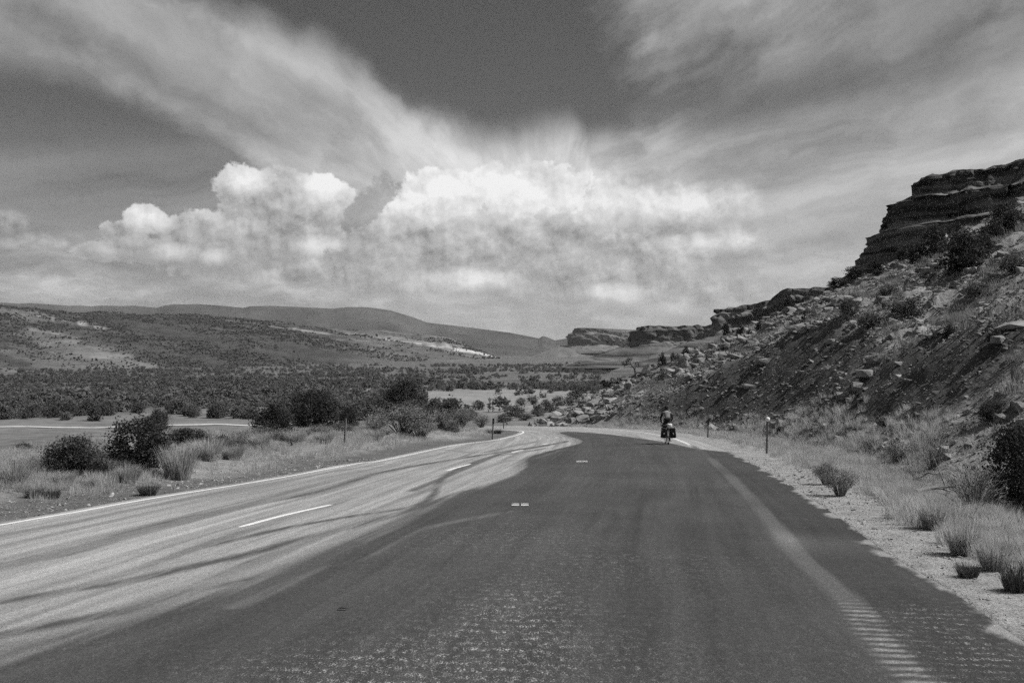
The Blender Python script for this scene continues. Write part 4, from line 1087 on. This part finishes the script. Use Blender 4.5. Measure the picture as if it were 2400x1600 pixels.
# named blocks and ledges
named = [(1800, 768, 34, 26, 'pale pointed boulder standing on the spur crest'), (2195, 627, 42, 20, 'flat pale boulder under the largest juniper, right one of a pair'), (2175, 635, 40, 18, 'flat pale boulder under the largest juniper, left one of a pair'),
         (2215, 583, 60, 30, 'large pale slab leaning below the cliff beside junipers'), (2225, 640, 28, 14, 'small pale stone right of the pair under the largest juniper'), (2275, 640, 46, 30, 'round dark boulder at the foot of the largest juniper'),
         (2010, 912, 60, 40, 'big block at the lower end of the stone rib on the cut'), (1975, 930, 44, 30, 'lowest block of the stone rib on the cut'), (2030, 885, 64, 36, 'upper block of the stone rib on the cut'), (2055, 850, 70, 40, 'broad pale slab at the head of the stone rib'), (1940, 950, 34, 24, 'small block fallen below the stone rib'),
         (1756, 908, 40, 22, 'pale ledge stone on the cut below the rim'), (1790, 850, 46, 26, 'pale ledge stone at the cut rim'), (1945, 805, 44, 22, 'pale stone on the rim left of the rib'),
         (2370, 768, 95, 34, 'wide overhanging sandstone ledge high on the right'), (2340, 800, 56, 26, 'block under the overhanging sandstone ledge'),
         (2385, 960, 60, 44, 'pale outcrop block in the shaded hollow on the right'), (2350, 985, 60, 40, 'grey outcrop block below the pale one in the hollow'), (2398, 1000, 60, 50, 'rightmost outcrop block in the shaded hollow'),
         (2125, 1100, 42, 24, 'pale flat stone at the foot of the cut near the dead branches'), (2060, 1105, 40, 22, 'dark-sided stone at the foot of the cut'), (1905, 1020, 22, 12, 'small pale stone low on the cut above the post'),
         (1640, 845, 26, 20, 'pale squarish block near the low crest'), (1690, 815, 30, 22, 'pale block behind the upright juniper on the crest'), (1310, 960, 30, 18, 'pale slab at the far end of the rubble above the bend'), (1122, 988, 18, 11, 'small white stone lying in the bank grass before the bend'), (1189, 994, 9, 12, 'white rounded stone beside the far roadside post')]
hb = on_slope([(a, b_) for a, b_, *_ in named])
for i, ((px_, py_, w, h, lab), b) in enumerate(zip(named, hb)):
    k = b[1] / F
    link('boulder', RKm[i % 10], label=lab, cat='boulder', group='single boulders and blocks', loc=(b[0], b[1], b[2] + h * k * 0.12), rot=(0.1, -0.12, i * 1.3), scale=(w * k * 0.8, w * k * 0.7, h * k * 0.85))
# stones and clods on the cut
n = 60000
Y = np.exp(g.uniform(math.log(14), math.log(80), n)); X = np.exp(g.uniform(math.log(6), math.log(60), n)) - 3
Z, T_, RG, DR, DL = land(X, Y)
keep = (RG == 1) & (T_ < 0.16) & (DR > 5) & (np.abs(F * X / Y) < 1250) & (g.random(n) < 0.62); X, Y, Z = X[keep], Y[keep], Z[keep]
S = np.minimum(0.055 * (1 - g.random(len(X))) ** -0.4, 0.24) * np.clip(Y / 34, 0.5, 1.5)
M['clod'] = gmat('cut_stone', 0.07, 0.20, 1.5)
v, f = scatter([rock(740 + k, 7, 0.8) for k in range(6)], np.c_[X, Y, Z + S * 0.15], g.uniform(0, 6.28, len(X)), np.c_[S * 1.3, S * 1.1, S], g, 0.3)
link('scree', new_mesh('scree', v, f, [M['clod']]), kind='stuff', cat='scree', label='fine dark stones strewn over the bare cut slope')
# tufts on the natural slope
n = 20000
Y = np.exp(g.uniform(math.log(22), math.log(120), n)); X = np.exp(g.uniform(math.log(4), math.log(80), n)) - 5
Z, T_, RG, DR, DL = land(X, Y)
keep = (RG == 1) & (T_ > 0.175) & (DR > 6) & (np.abs(F * X / Y) < 1250) & (g.random(n) < 0.45 * ss(fbm(X / 6, Y / 6, 3, 561), -0.2, 0.3)); X, Y, Z = X[keep], Y[keep], Z[keep]
S = g.uniform(0.4, 1.0, len(X))
M['slopebrush'] = gmat('slope_brush', 0.16, 0.32, 0.7, leaf=0.35)
v, f = scatter([tuft(760 + k, 70, 0.55, 1.1, 0.03) for k in range(4)], np.c_[X, Y, Z], g.uniform(0, 6.28, len(X)), np.c_[S, S, S], g)
link('slope_brush', new_mesh('slope_brush', v, f, [M['slopebrush']]), kind='stuff', cat='brush', label='small grey tufts scattered among the stones on the slope')

# ================================================================== roadside grass
def grass(label, cond, n, hmax, seed, ylim, xlim, name='grass'):
    g = np.random.default_rng(seed)
    Y = np.exp(g.uniform(math.log(ylim[0]), math.log(ylim[1]), n)); X = g.uniform(*xlim, n)
    Z, T_, RG, DR, DL = land(X, Y)
    k = cond(X, Y, Z, DR, DL, g) & (np.abs(F * X / Y) < 1350); X, Y, Z = X[k], Y[k], Z[k]
    S = hmax * (0.45 + 0.55 * g.random(len(X))) * (1 + 0.7 * fbm(X / 1.7, Y / 1.7, 2, seed))
    near = Y < 24
    out = []
    for m, tm in ((near, [tuft(seed + k, 60, 1.0, 0.7, 0.016) for k in range(5)]), (~near, [tuft(seed + 9 + k, 40, 1.0, 0.9, 0.02) for k in range(5)])):
        if m.any(): out.append(scatter(tm, np.c_[X, Y, Z][m], g.uniform(0, 6.28, m.sum()), np.c_[S * 1.1, S * 1.1, S][m], g, 0.12))
    v, f = join(out)
    print(name, len(X), len(f))
    link(name, new_mesh(name, v, f, [M['straw']]), kind='stuff', cat='grass', label=label)
def c_right(X, Y, Z, DR, DL, g):
    p = fbm(X / 1.3, Y / 1.9, 3, 801)
    return (DL < -3) & (DR > 1.05 + 0.7 * p) & (DR < 6.3 + p * 2) & (X > 0) & (g.random(len(X)) < np.clip(0.12 + ss(DR + p * 0.8, 1.2, 2.3), 0, 1) * ss(p, -0.6, 0.0) * lerp(1, 0.35, ss(DR, 4.8, 6.2)))
grass('pale dry grass along the right verge below the cut', c_right, 80000, 0.36, 810, (7.5, 72), (0, 19))
def c_left(X, Y, Z, DR, DL, g):
    p = fbm(X / 1.5, Y / 2.2, 3, 831)
    return (DR < -3) & (DL > 1.1 + 0.9 * p) & (DL < 15) & (g.random(len(X)) < np.clip(0.10 + 0.9 * ss(DL + p * 1.6, 1.8, 3.6), 0, 1) * ss(p, -0.55, 0.1))
grass('pale dry grass covering the left bank between road and bushes', c_left, 85000, 0.32, 840, (10, 74), (-32, 4))

# loose gravel on both shoulders
g = np.random.default_rng(61); n = 60000
Y = np.exp(g.uniform(math.log(6.5), math.log(34), n)); X = g.uniform(-15, 9, n)
Z, T_, RG, DR, DL = land(X, Y)
k = (np.abs(F * X / Y) < 1300) & (((DR > -0.1) & (DR < 2.4) & (DL < -3)) | ((DL > 0.05) & (DL < 2.2) & (DR < -3))) & (g.random(n) < 0.75)
X, Y, Z = X[k], Y[k], Z[k]; S = np.minimum(0.016 * (1 - g.random(len(X))) ** -0.35, 0.07) * np.clip(Y / 14, 0.7, 1.6)
M['pebble'] = gmat('gravel_stone', 0.12, 0.5, 3.0, contrast=(0.15, 0.85), fine=(20.0, 0.7))
v, f = scatter([rock(780 + k, 7, 0.7) for k in range(5)], np.c_[X, Y, Z + S * 0.1], g.uniform(0, 6.28, len(X)), np.c_[S * 1.3, S, S], g)
link('gravel', new_mesh('gravel', v, f, [M['pebble']]), kind='stuff', cat='gravel', label='loose grey gravel strewn along both edges of the asphalt')

# ================================================================== roadside posts
def post(px, pb, pt, kind, label):
    b = hits([(px, pb)])[0]; k = b[1] / F; h = (pb - pt) * k
    lean = 0.03 if px > 1200 else 0.05
    o = link('delineator_post', None, label=label, cat='marker post', group='marker posts beside the road', loc=b, rot=(0, lean, 0))
    u = 0.028
    prof = np.array([(-u * 1.2, u * .6), (-u, -u * .5), (-u * .45, -u * .6), (-u * .4, -u * .15), (u * .4, -u * .15), (u * .45, -u * .6), (u, -u * .5), (u * 1.2, u * .6), (u * .85, u * .6), (u * .7, 0), (u * .6, .5 * u), (-u * .6, .5 * u), (-u * .7, 0), (-u * .85, u * .6)])
    m = len(prof); v = np.vstack([np.c_[prof * 1.15, np.full(m, -0.2)], np.c_[prof * 1.15, np.full(m, h)]]); i = np.arange(m); j = (i + 1) % m
    link('channel', new_mesh('channel', v, np.stack([i, j, j + m, i + m], 1), [M['post']]), o)
    if kind == 'round':
        v, f = join([tube((0, -0.030 - 0.07 * math.sin(a_), h - 0.02), (0, -0.030 - 0.07 * math.sin(a_ + .26), h - 0.02), 0.085 * math.cos(a_), 0.085 * math.cos(a_ + .26), 18) for a_ in np.arange(0, 1.5, .26)]); link('reflector', new_mesh('reflector', v, f, [M['white']]), o)
        v, f = tube((0, -0.022, h - 0.02), (0, -0.030, h - 0.02), 0.09, 0.09, 16); link('backing_plate', new_mesh('backing_plate', v, f, [M['post']]), o)
    elif kind == 'dark':
        for nm, a, q, mt in (('backing_plate', 0.05, 0.012, 'blacktop'), ('reflector', 0.034, 0.022, 'blacktop')):
            v = np.array([(sx_ * a, sy_, zz) for zz in (h - 0.22 - a * .5, h + 0.02 + a * .5) for sx_, sy_ in ((-1, -0.02 - q), (1, -0.02 - q), (1, -0.02), (-1, -0.02))])
            link(nm, new_mesh(nm, v, np.array([(0, 1, 5, 4), (1, 2, 6, 5), (2, 3, 7, 6), (3, 0, 4, 7), (4, 5, 6, 7), (3, 2, 1, 0)]), [M[mt]]), o)
    for q in (0.25, 0.6):
        v, f = tube((0, -0.012, h * q), (0, -0.02, h * q), 0.008, 0.008, 6); link('bolt', new_mesh('bolt', v, f, [M['post']]), o)
post(1797, 1062, 981, 'round', 'steel marker post with a round white reflector on the right verge')
post(1659, 1025, 984, 'dark', 'marker post with a dark rectangular top just right of the cyclist')
post(807, 1044, 980, 'plain', 'thin grey marker post in the left grass before the dark juniper')
post(1154, 1029, 982, 'dark', 'dark-topped marker post left of the bend by the white line')
post(1180, 1006, 984, 'plain', 'small far marker post on the inside of the bend')

# ================================================================== dead branches at the foot of the cut
def branch(px0, py0, px1, py1, r, label, seed):
    a, b = hits([(px0, py0), (px1, py1)]); g = np.random.default_rng(seed); L = np.linalg.norm(b - a)
    p = [a + (b - a) * t + np.array([0, 0, r + 0.05 + 0.10 * math.sin(t * 3.1)]) + g.normal(size=3) * 0.02 for t in np.linspace(0, 1, 6)]
    o = link('dead_branch', None, label=label, cat='branch', group='dead branches below the cut', loc=a)
    link('limb', new_mesh('limb', *join([tube(p[i] - a, p[i + 1] - a, r * (1 - .13 * i), r * (1 - .13 * (i + 1)), 7) for i in range(5)]), [M['twig']]), o)
    for q in (2, 3, 4):
        e = p[q] - a + g.normal(size=3) * 0.25 * L * np.array([1, .6, .4]); e[2] = max(e[2], 0.12)
        link('twig', new_mesh('twig', *tube(p[q] - a, e, r * .4, r * .12, 4), [M['twig']]), o)
branch(2140, 1163, 2235, 1160, 0.05, 'long dead branch lying across the grass at the slope foot', 3)
branch(2140, 1133, 2200, 1118, 0.04, 'short dead branch tilted up behind the long one', 4)
branch(1890, 1036, 1925, 1010, 0.03, 'thin dead stick on the lower cut slope', 6)
# small dark tar mark on the seal, modelled as a thin raised strip
x, y = on_road(802, 1429); g = np.random.default_rng(9)
a = np.linspace(0.1, 2.2, 9); v = []
for t in a:
    for q in (0, 1): v += [(0.075 * (t - 1.1), (q - .5) * 0.05 + 0.015 * math.sin(3 * t), 0.005 + 0.022 * math.sin(t * 1.3) + 0.004), (0.075 * (t - 1.1), (q - .5) * 0.05 + 0.015 * math.sin(3 * t), 0.012 + 0.03 * math.sin(t * 1.3))]
v = np.array(v); ix = np.arange(8)[:, None] * 4
f = np.vstack([ix + [0, 4, 5, 1], ix + [1, 5, 7, 3], ix + [3, 7, 6, 2], ix + [2, 6, 4, 0]])
link('tar_scrap', new_mesh('tar_scrap', v, f, [M['blacktop']]), label='small black scrap of tar lying on the dark seal', cat='debris', loc=(x, y, G * y + 0.004), scale=0.6)

# ================================================================== cyclist, seen from behind
cx, cy = on_road(1568, 1042)
nearest = np.argmin(np.abs(OL[:, 1] - cy) + (OL[:, 0] < 2) * 50)
td = OL[nearest + 2] - OL[nearest - 2]
yaw = math.atan2(-td[0], td[1]) * 0.6
CYC = dict(loc=(cx, cy + 0.72 * math.cos(yaw), G * (cy + 0.72) + 0.004), rot=(math.atan(G), 0, yaw))   # origin between the wheels
CYC['loc'] = (cx - 0.74 * math.sin(yaw), cy + 0.74 * math.cos(yaw), G * (cy + 0.74) + 0.005)
M['bikeframe'] = gmat('bike_paint', 0.06, 0.09, 3.0, rough=0.4, spec=0.5)
M['rubber'] = gmat('rubber', 0.02, 0.035, 9.0)
M['alloy'] = gmat('alloy', 0.35, 0.45, 6.0, rough=0.35)
M['jacket'] = gmat('jacket_grey', 0.17, 0.24, 8.0, bump=0.01)
M['darkcloth'] = gmat('dark_cloth', 0.022, 0.045, 8.0, bump=0.01)
M['skin'] = gmat('skin', 0.30, 0.34, 8.0, rough=0.6)
M['pannier'] = gmat('pannier_cloth', 0.018, 0.03, 9.0, rough=0.6)
M['bag'] = gmat('white_bag', 0.66, 0.78, 9.0, rough=0.6, bump=0.01)
RW, RA, FA = 0.345, -0.44, 0.62
def P(name, parts, mat, parent, smooth=True, **kw):
    v, f = join(parts) if isinstance(parts, list) else parts
    return link(name, new_mesh(name, v, f, [M[mat]], smooth), parent, **kw)
def ring(c, r, t, n=40, k=8, w=None):
    """Torus in the bike's own plane (axis along x)."""
    a = np.linspace(0, 2 * math.pi, n, endpoint=False)[:, None]; b = np.linspace(0, 2 * math.pi, k, endpoint=False)[None]
    rr_ = r + t * np.cos(b)
    v = np.stack([np.broadcast_to((w or t) * np.sin(b), (n, k)) + c[0], c[1] + rr_ * np.cos(a), c[2] + rr_ * np.sin(a)], -1).reshape(-1, 3)
    i = np.arange(n * k).reshape(n, k); q = np.stack([i, np.roll(i, -1, 0), np.roll(np.roll(i, -1, 0), -1, 1), np.roll(i, -1, 1)], -1).reshape(-1, 4)
    return v, np.vstack([q[:, :3], q[:, [0, 2, 3]]])
def path(pts, r, k=8):
    return [tube(a, b, r, r, k) for a, b in zip(pts[:-1], pts[1:])]
bike = link('bicycle', None, label='loaded touring bicycle ridden away along the right edge', cat='bicycle', loc=CYC['loc'], rot=CYC['rot'])
for nm_y in (RA, FA):
    w = P('wheel', [tube((-0.035, nm_y, RW), (0.035, nm_y, RW), 0.022, 0.022, 10)], 'alloy', bike)
    P('tyre', ring((0, nm_y, RW), RW - 0.018, 0.020), 'rubber', w)
    P('rim', ring((0, nm_y, RW), RW - 0.045, 0.010, w=0.011), 'alloy', w)
    P('spokes', [tube((0.03 * (-1) ** q, nm_y, RW), (0, nm_y + (RW - .05) * math.cos(q * math.pi / 14), RW + (RW - .05) * math.sin(q * math.pi / 14)), 0.0012, 0.0012, 3) for q in range(28)], 'alloy', w, kind='stuff')
BB, ST, HT, HB = (0, -0.005, 0.29), (0, -0.16, 0.78), (0, 0.44, 0.86), (0, 0.475, 0.74)
P('frame', path([BB, ST], .016) + path([ST, HT], .015) + path([HT, HB], .02) + path([HB, BB], .018) + [tube((s * .02, BB[1], BB[2]), (s * .06, RA, RW), .011, .009) for s in (-1, 1)] + [tube((s * .015, ST[1], ST[2] - .03), (s * .06, RA, RW), .009, .008) for s in (-1, 1)], 'bikeframe', bike)
P('fork', path([HB, (0, .49, .70)], .018) + [tube((s * .045, .49, .70), (s * .05, FA, RW), .013, .009) for s in (-1, 1)] + path([(-.045, .49, .70), (.045, .49, .70)], .014), 'bikeframe', bike)
P('seat_post', path([ST, (0, -0.185, 0.93)], .014), 'alloy', bike)
v, f = tube((0, -0.32, 0.955), (0, -0.06, 0.965), 0.075, 0.025, 10); v[:, 2] = 0.955 + (v[:, 2] - 0.955) * 0.4
P('saddle', (v, f), 'rubber', bike)
hbp = [(-.21, .36, .80), (-.21, .46, .76), (-.21, .55, .82), (-.21, .50, .93), (-.20, .44, .94), (0, .43, .94), (.20, .44, .94), (.21, .50, .93), (.21, .55, .82), (.21, .46, .76), (.21, .36, .80)]
P('handlebar', path(hbp, .014), 'rubber', bike); P('stem', path([HT, (0, .42, .92), (0, .44, .94)], .014), 'alloy', bike)
P('chainring', ring((.05, BB[1], BB[2]), 0.085, 0.004, 30, 6), 'alloy', bike)
P('chain', [tube((.05, BB[1], BB[2] + .085), (.05, RA, RW + .035), .004, .004, 4), tube((.05, BB[1], BB[2] - .085), (.05, RA, RW - .035), .004, .004, 4)], 'rubber', bike)
ca = math.radians(-78)
pedR = (0.14, BB[1] + .17 * math.cos(ca), BB[2] + .17 * math.sin(ca)); pedL = (-0.14, BB[1] - .17 * math.cos(ca), BB[2] - .17 * math.sin(ca))
P('crank', [tube((.07, BB[1], BB[2]), (.085, pedR[1], pedR[2]), .012, .01), tube((-.07, BB[1], BB[2]), (-.085, pedL[1], pedL[2]), .012, .01), tube((-.08, BB[1], BB[2]), (.08, BB[1], BB[2]), .018, .018)], 'alloy', bike)
for p in (pedR, pedL):
    v, f = tube((p[0] - .05, p[1], p[2]), (p[0] + .05, p[1], p[2]), .045, .045, 4); v[:, 2] = p[2] + (v[:, 2] - p[2]) * .3
    P('pedal', (v, f), 'rubber', bike, False)
rk = .74
P('rear_rack', [tube((s * .06, -.72, rk), (s * .06, -.20, rk), .006, .006, 5) for s in (-1, 1)] + [tube((-.06, y_, rk), (.06, y_, rk), .005, .005, 5) for y_ in (-.72, -.58, -.44, -.30)] + [tube((s * .075, RA, RW + .02), (s * .06, y_, rk), .006, .006, 5) for s in (-1, 1) for y_ in (-.62, -.44, -.30)], 'alloy', bike)
P('mudguard', [(lambda c: (c[0], c[1]))(tube((0, RA + (RW + .02) * math.cos(a), RW + (RW + .02) * math.sin(a)), (0, RA + (RW + .02) * math.cos(a + .2), RW + (RW + .02) * math.sin(a + .2)), .026, .026, 6)) for a in np.arange(0.5, 3.2, .2)], 'rubber', bike)

def softbox(c, s, r=0.35, n=6):
    """Rounded box by pushing a cube grid towards an ellipsoid."""
    import bmesh
    bm = bmesh.new(); bmesh.ops.create_cube(bm, size=2.0); bmesh.ops.subdivide_edges(bm, edges=bm.edges[:], cuts=n, use_grid_fill=True)
    bmesh.ops.triangulate(bm, faces=bm.faces[:]); bm.verts.index_update()
    v = np.array([q.co for q in bm.verts]); f = np.array([[q.index for q in t.verts] for t in bm.faces]); bm.free()
    e = v / (np.abs(v) ** 4).sum(1)[:, None] ** 0.25
    v = v * (1 - r) * 1.0 + e * r
    return v * np.array(s) / 2 + np.array(c), f
def world_of(p): 
    return Matrix.Translation(CYC['loc']) @ Euler(CYC['rot']).to_matrix().to_4x4() @ Vector(p)
for s, nm in ((-1, 'left'), (1, 'right')):
    o = link('pannier', None, label=f'black pannier with a white patch hung on the {nm} of the rear wheel', cat='pannier', group='panniers on the bicycle', loc=world_of((s * .205, -.50, .50)), rot=(CYC['rot'][0], s * -0.06, CYC['rot'][2]))
    v, f = softbox((0, 0, 0), (.235, .34, .44), .55); v[:, 0] *= 1 + 0.12 * (-v[:, 2] / .22); v[:, 0] += 0.008 * fbm(v[:, 1] * 14, v[:, 2] * 14, 2, 5)
    P('bag_body', (v, f), 'pannier', o)
    v, f = softbox((0, 0, .19), (.225, .36, .09), .5); P('lid', (v, f), 'pannier', o)
    v, f = tube((0, -.172, -.01), (0, -.180, -.01), .034, .030, 12); P('reflector', (v, f), 'white', o)
    P('strap', [tube((q, -.176, .17), (q, -.176, -.15), .010, .010, 4) for q in (-.07, .07)], 'rubber', o)
    P('hook', [tube((-s * .125, q, .17), (-s * .145, q, .235), .008, .008, 5) for q in (-.1, .1)], 'alloy', o)
    P('trim', [tube((-.11, -.165, .215), (.11, -.165, .205), .006, .006, 5)], 'alloy', o)
o = link('stuff_sack', None, label='white rolled sack strapped on the rear rack', cat='bag', loc=world_of((.05, -.50, .83)), rot=CYC['rot'])
v, f = softbox((0, 0, 0), (.22, .34, .19), .9); v[:, 2] += .01 * fbm(v[:, 1] * 12, v[:, 0] * 20, 2, 8); P('bag_body', (v, f), 'bag', o)
P('strap', [ring((0, 0, 0), .1, .004, 20, 5)], 'rubber', o)
o = link('bedroll', None, label='dark rolled mat under the white sack on the rack', cat='bag', loc=world_of((-.06, -.46, .80)), rot=CYC['rot'])
v, f = tube((-.17, 0, 0), (.17, 0, 0), .065, .065, 14); P('roll', (v, f), 'darkcloth', o, False)
P('strap', [ring((q, 0, 0), .066, .004, 18, 5) for q in (-.09, .09)], 'rubber', o)

# ---- the rider: one skinned body, legs on the pedals, hands on the bar
J, E, RD_ = [], [], []
def jt(p, r, parent=None):
    J.append(p); RD_.append(r if hasattr(r, '__len__') else (r, r))
    if parent is not None: E.append((parent, len(J) - 1))
    return len(J) - 1
pel = jt((0, -.20, 1.00), (.155, .13)); wa = jt((0, -.13, 1.13), (.145, .105), pel); ch = jt((0, .0, 1.30), (.18, .12), wa); up_ = jt((0, .10, 1.40), (.15, .095), ch)
nk = jt((0, .17, 1.465), (.058, .058), up_); hd = jt((0, .215, 1.53), (.078, .09), nk); h2 = jt((0, .235, 1.60), (.070, .085), hd)
nose = jt((0, .325, 1.545), (.016, .02), hd)
for s in (-1, 1):
    sh = jt((s * .185, .09, 1.375), .064, up_); el = jt((s * .265, .22, 1.15), .044, sh); wr = jt((s * .215, .40, 1.00), .030, el); pm = jt((s * .205, .45, .972), (.036, .024), wr)
    for q, dx_ in enumerate((-.028, -.010, .010, .028)):
        L_ = (.85, 1.0, .95, .75)[q]
        a = jt((s * .205 + dx_, .485, .965), .0095, pm); b_ = jt((s * .205 + dx_, .485 + .024 * L_, .945), .0088, a); jt((s * .205 + dx_, .485 + .012 * L_, .922), .0075, b_)
    a = jt((s * (.205 - .04), .445, .955), .011, pm); jt((s * (.205 - .045), .462, .925), .009, a)
    hip = jt((s * .095, -.17, .96), .095, pel); pd = pedR if s > 0 else pedL
    an = np.array((s * .12, pd[1] - .07, pd[2] + .115)); hp = np.array((s * .1, -.17, .96)); d = an - hp; L_ = np.linalg.norm(d); a_, b2 = .44, .43
    L_ = min(L_, a_ + b2 - .005); t_ = (a_ ** 2 - b2 ** 2 + L_ ** 2) / (2 * L_); hh = math.sqrt(max(a_ ** 2 - t_ ** 2, 0)); dn = d / np.linalg.norm(d); out_ = np.array((s * .12, 1, .35)); out_ -= dn * out_.dot(dn); out_ /= np.linalg.norm(out_)
    kn = hp + dn * t_ + out_ * hh
    k_ = jt(tuple(kn), .060, hip); cf = jt(tuple(kn * .68 + an * .32 + np.array((0, -.02, 0))), .054, k_); ak = jt(tuple(an), .036, cf)
    ft = jt((s * .125, pd[1] + .03, pd[2] + .05), (.042, .03), ak); jt((s * .13, pd[1] + .12, pd[2] + .038), (.038, .022), ft); jt((s * .12, pd[1] - .12, pd[2] + .07), .03, ak)
me = bpy.data.meshes.new('body'); me.from_pydata([tuple(map(float, p)) for p in J], E, [])
tmp = bpy.data.objects.new('body_cage', me); COL.objects.link(tmp)
sk = tmp.modifiers.new('skin', 'SKIN'); sk.use_smooth_shade = True; sk.branch_smoothing = 0.6
for i, r in enumerate(RD_):
    d = me.skin_vertices[0].data[i]; d.radius = r; d.use_root = (i == pel)
tmp.modifiers.new('sub', 'SUBSURF').levels = 2
dg = bpy.context.evaluated_depsgraph_get()
bmesh_ = bpy.data.meshes.new_from_object(tmp.evaluated_get(dg)); bpy.data.objects.remove(tmp)
bmesh_.materials.clear()
for m_ in ('darkcloth', 'jacket', 'skin'): bmesh_.materials.append(M[m_])
for p in bmesh_.polygons:
    c = p.center; p.use_smooth = True
    k = 0
    if abs(c.x) < .20 and c.z > 1.19 and c.z < 1.45 and c.y < 0.2: k = 1
    if c.z > 1.455 and abs(c.x) < .12: k = 2
    if c.y > .43 and c.z < 1.0 and c.z > .88 and abs(c.x) > .12: k = 2
    p.material_index = k
rider = link('person', None, label='cyclist in a grey top and dark trousers riding away from the camera', cat='person', loc=CYC['loc'], rot=CYC['rot'])
link('body', bmesh_, rider)
v, f = softbox((0, .225, 1.605), (.175, .24, .13), .95); v[:, 2] += 0.04 * (1 - (v[:, 0] / .09) ** 2) * (v[:, 2] > 1.60)
P('helmet', (v, f), 'darkcloth', rider)
v, f = softbox((0, .15, 1.50), (.12, .10, .12), .9); P('hair', (v, f), 'darkcloth', rider)
v, f = softbox((0, -.20, 1.12), (.335, .27, .09), .9); P('waist_band', (v, f), 'darkcloth', rider)
for s in (-1, 1):
    P('eye', softbox((s * .032, .305, 1.565), (.022, .014, .014), .95, 2), 'blacktop', rider)
    P('ear', softbox((s * .082, .215, 1.545), (.016, .035, .055), .95, 2), 'skin', rider)
P('mouth', softbox((0, .297, 1.505), (.045, .012, .012), .9, 2), 'blacktop', rider)

# ------------------------------------------------------------------ things that would share a description: told apart by their order from the left
ORD = 'leftmost,second,third,fourth,fifth,sixth,seventh,eighth,ninth,tenth,eleventh,twelfth,thirteenth,fourteenth,fifteenth,sixteenth,seventeenth,eighteenth,nineteenth,twentieth'.split(',')
same = {}
for ob in COL.objects:
    if ob.parent is None and ob.get('group') and ob.get('label'): same.setdefault(ob['label'], []).append(ob)
for lab, obs in same.items():
    if len(obs) < 2: continue
    obs.sort(key=lambda q: q.location.x / q.location.y)
    for k, ob in enumerate(obs):
        e = len(obs) - 1 - k
        if k <= e: tail = ORD[0] if k == 0 else (ORD[k] + ' from left') if k < 20 else None
        else: tail = 'rightmost' if e == 0 else (ORD[e] + ' from right') if e < 20 else None
        if len(obs) == 2: tail = 'left one' if k == 0 else 'right one'
        if tail: ob['label'] = lab + ', ' + tail

# ================================================================== the air over the valley
hz = bpy.data.materials.new('haze_air'); hz.use_nodes = True
t = hz.node_tree; t.nodes.clear()
o_ = t.nodes.new('ShaderNodeOutputMaterial'); pv_ = t.nodes.new('ShaderNodeVolumePrincipled')
pv_.inputs['Color'].default_value = (0.9, 0.9, 0.9, 1)
pv_.inputs['Density'].default_value = 0.000045
t.links.new(pv_.outputs[0], o_.inputs['Volume'])
a, z0, z1 = 14500.0, -30.0, 420.0
v = [(x, y, z) for z in (z0, z1) for x, y in ((-a, -a), (a, -a), (a, a), (-a, a))]
link('haze', new_mesh('haze', v, np.array([(3, 2, 1, 0), (4, 5, 6, 7), (0, 1, 5, 4), (1, 2, 6, 5), (2, 3, 7, 6), (3, 0, 4, 7)]), [hz]), kind='stuff', cat='haze', label='thin pale haze filling the air over the valley')
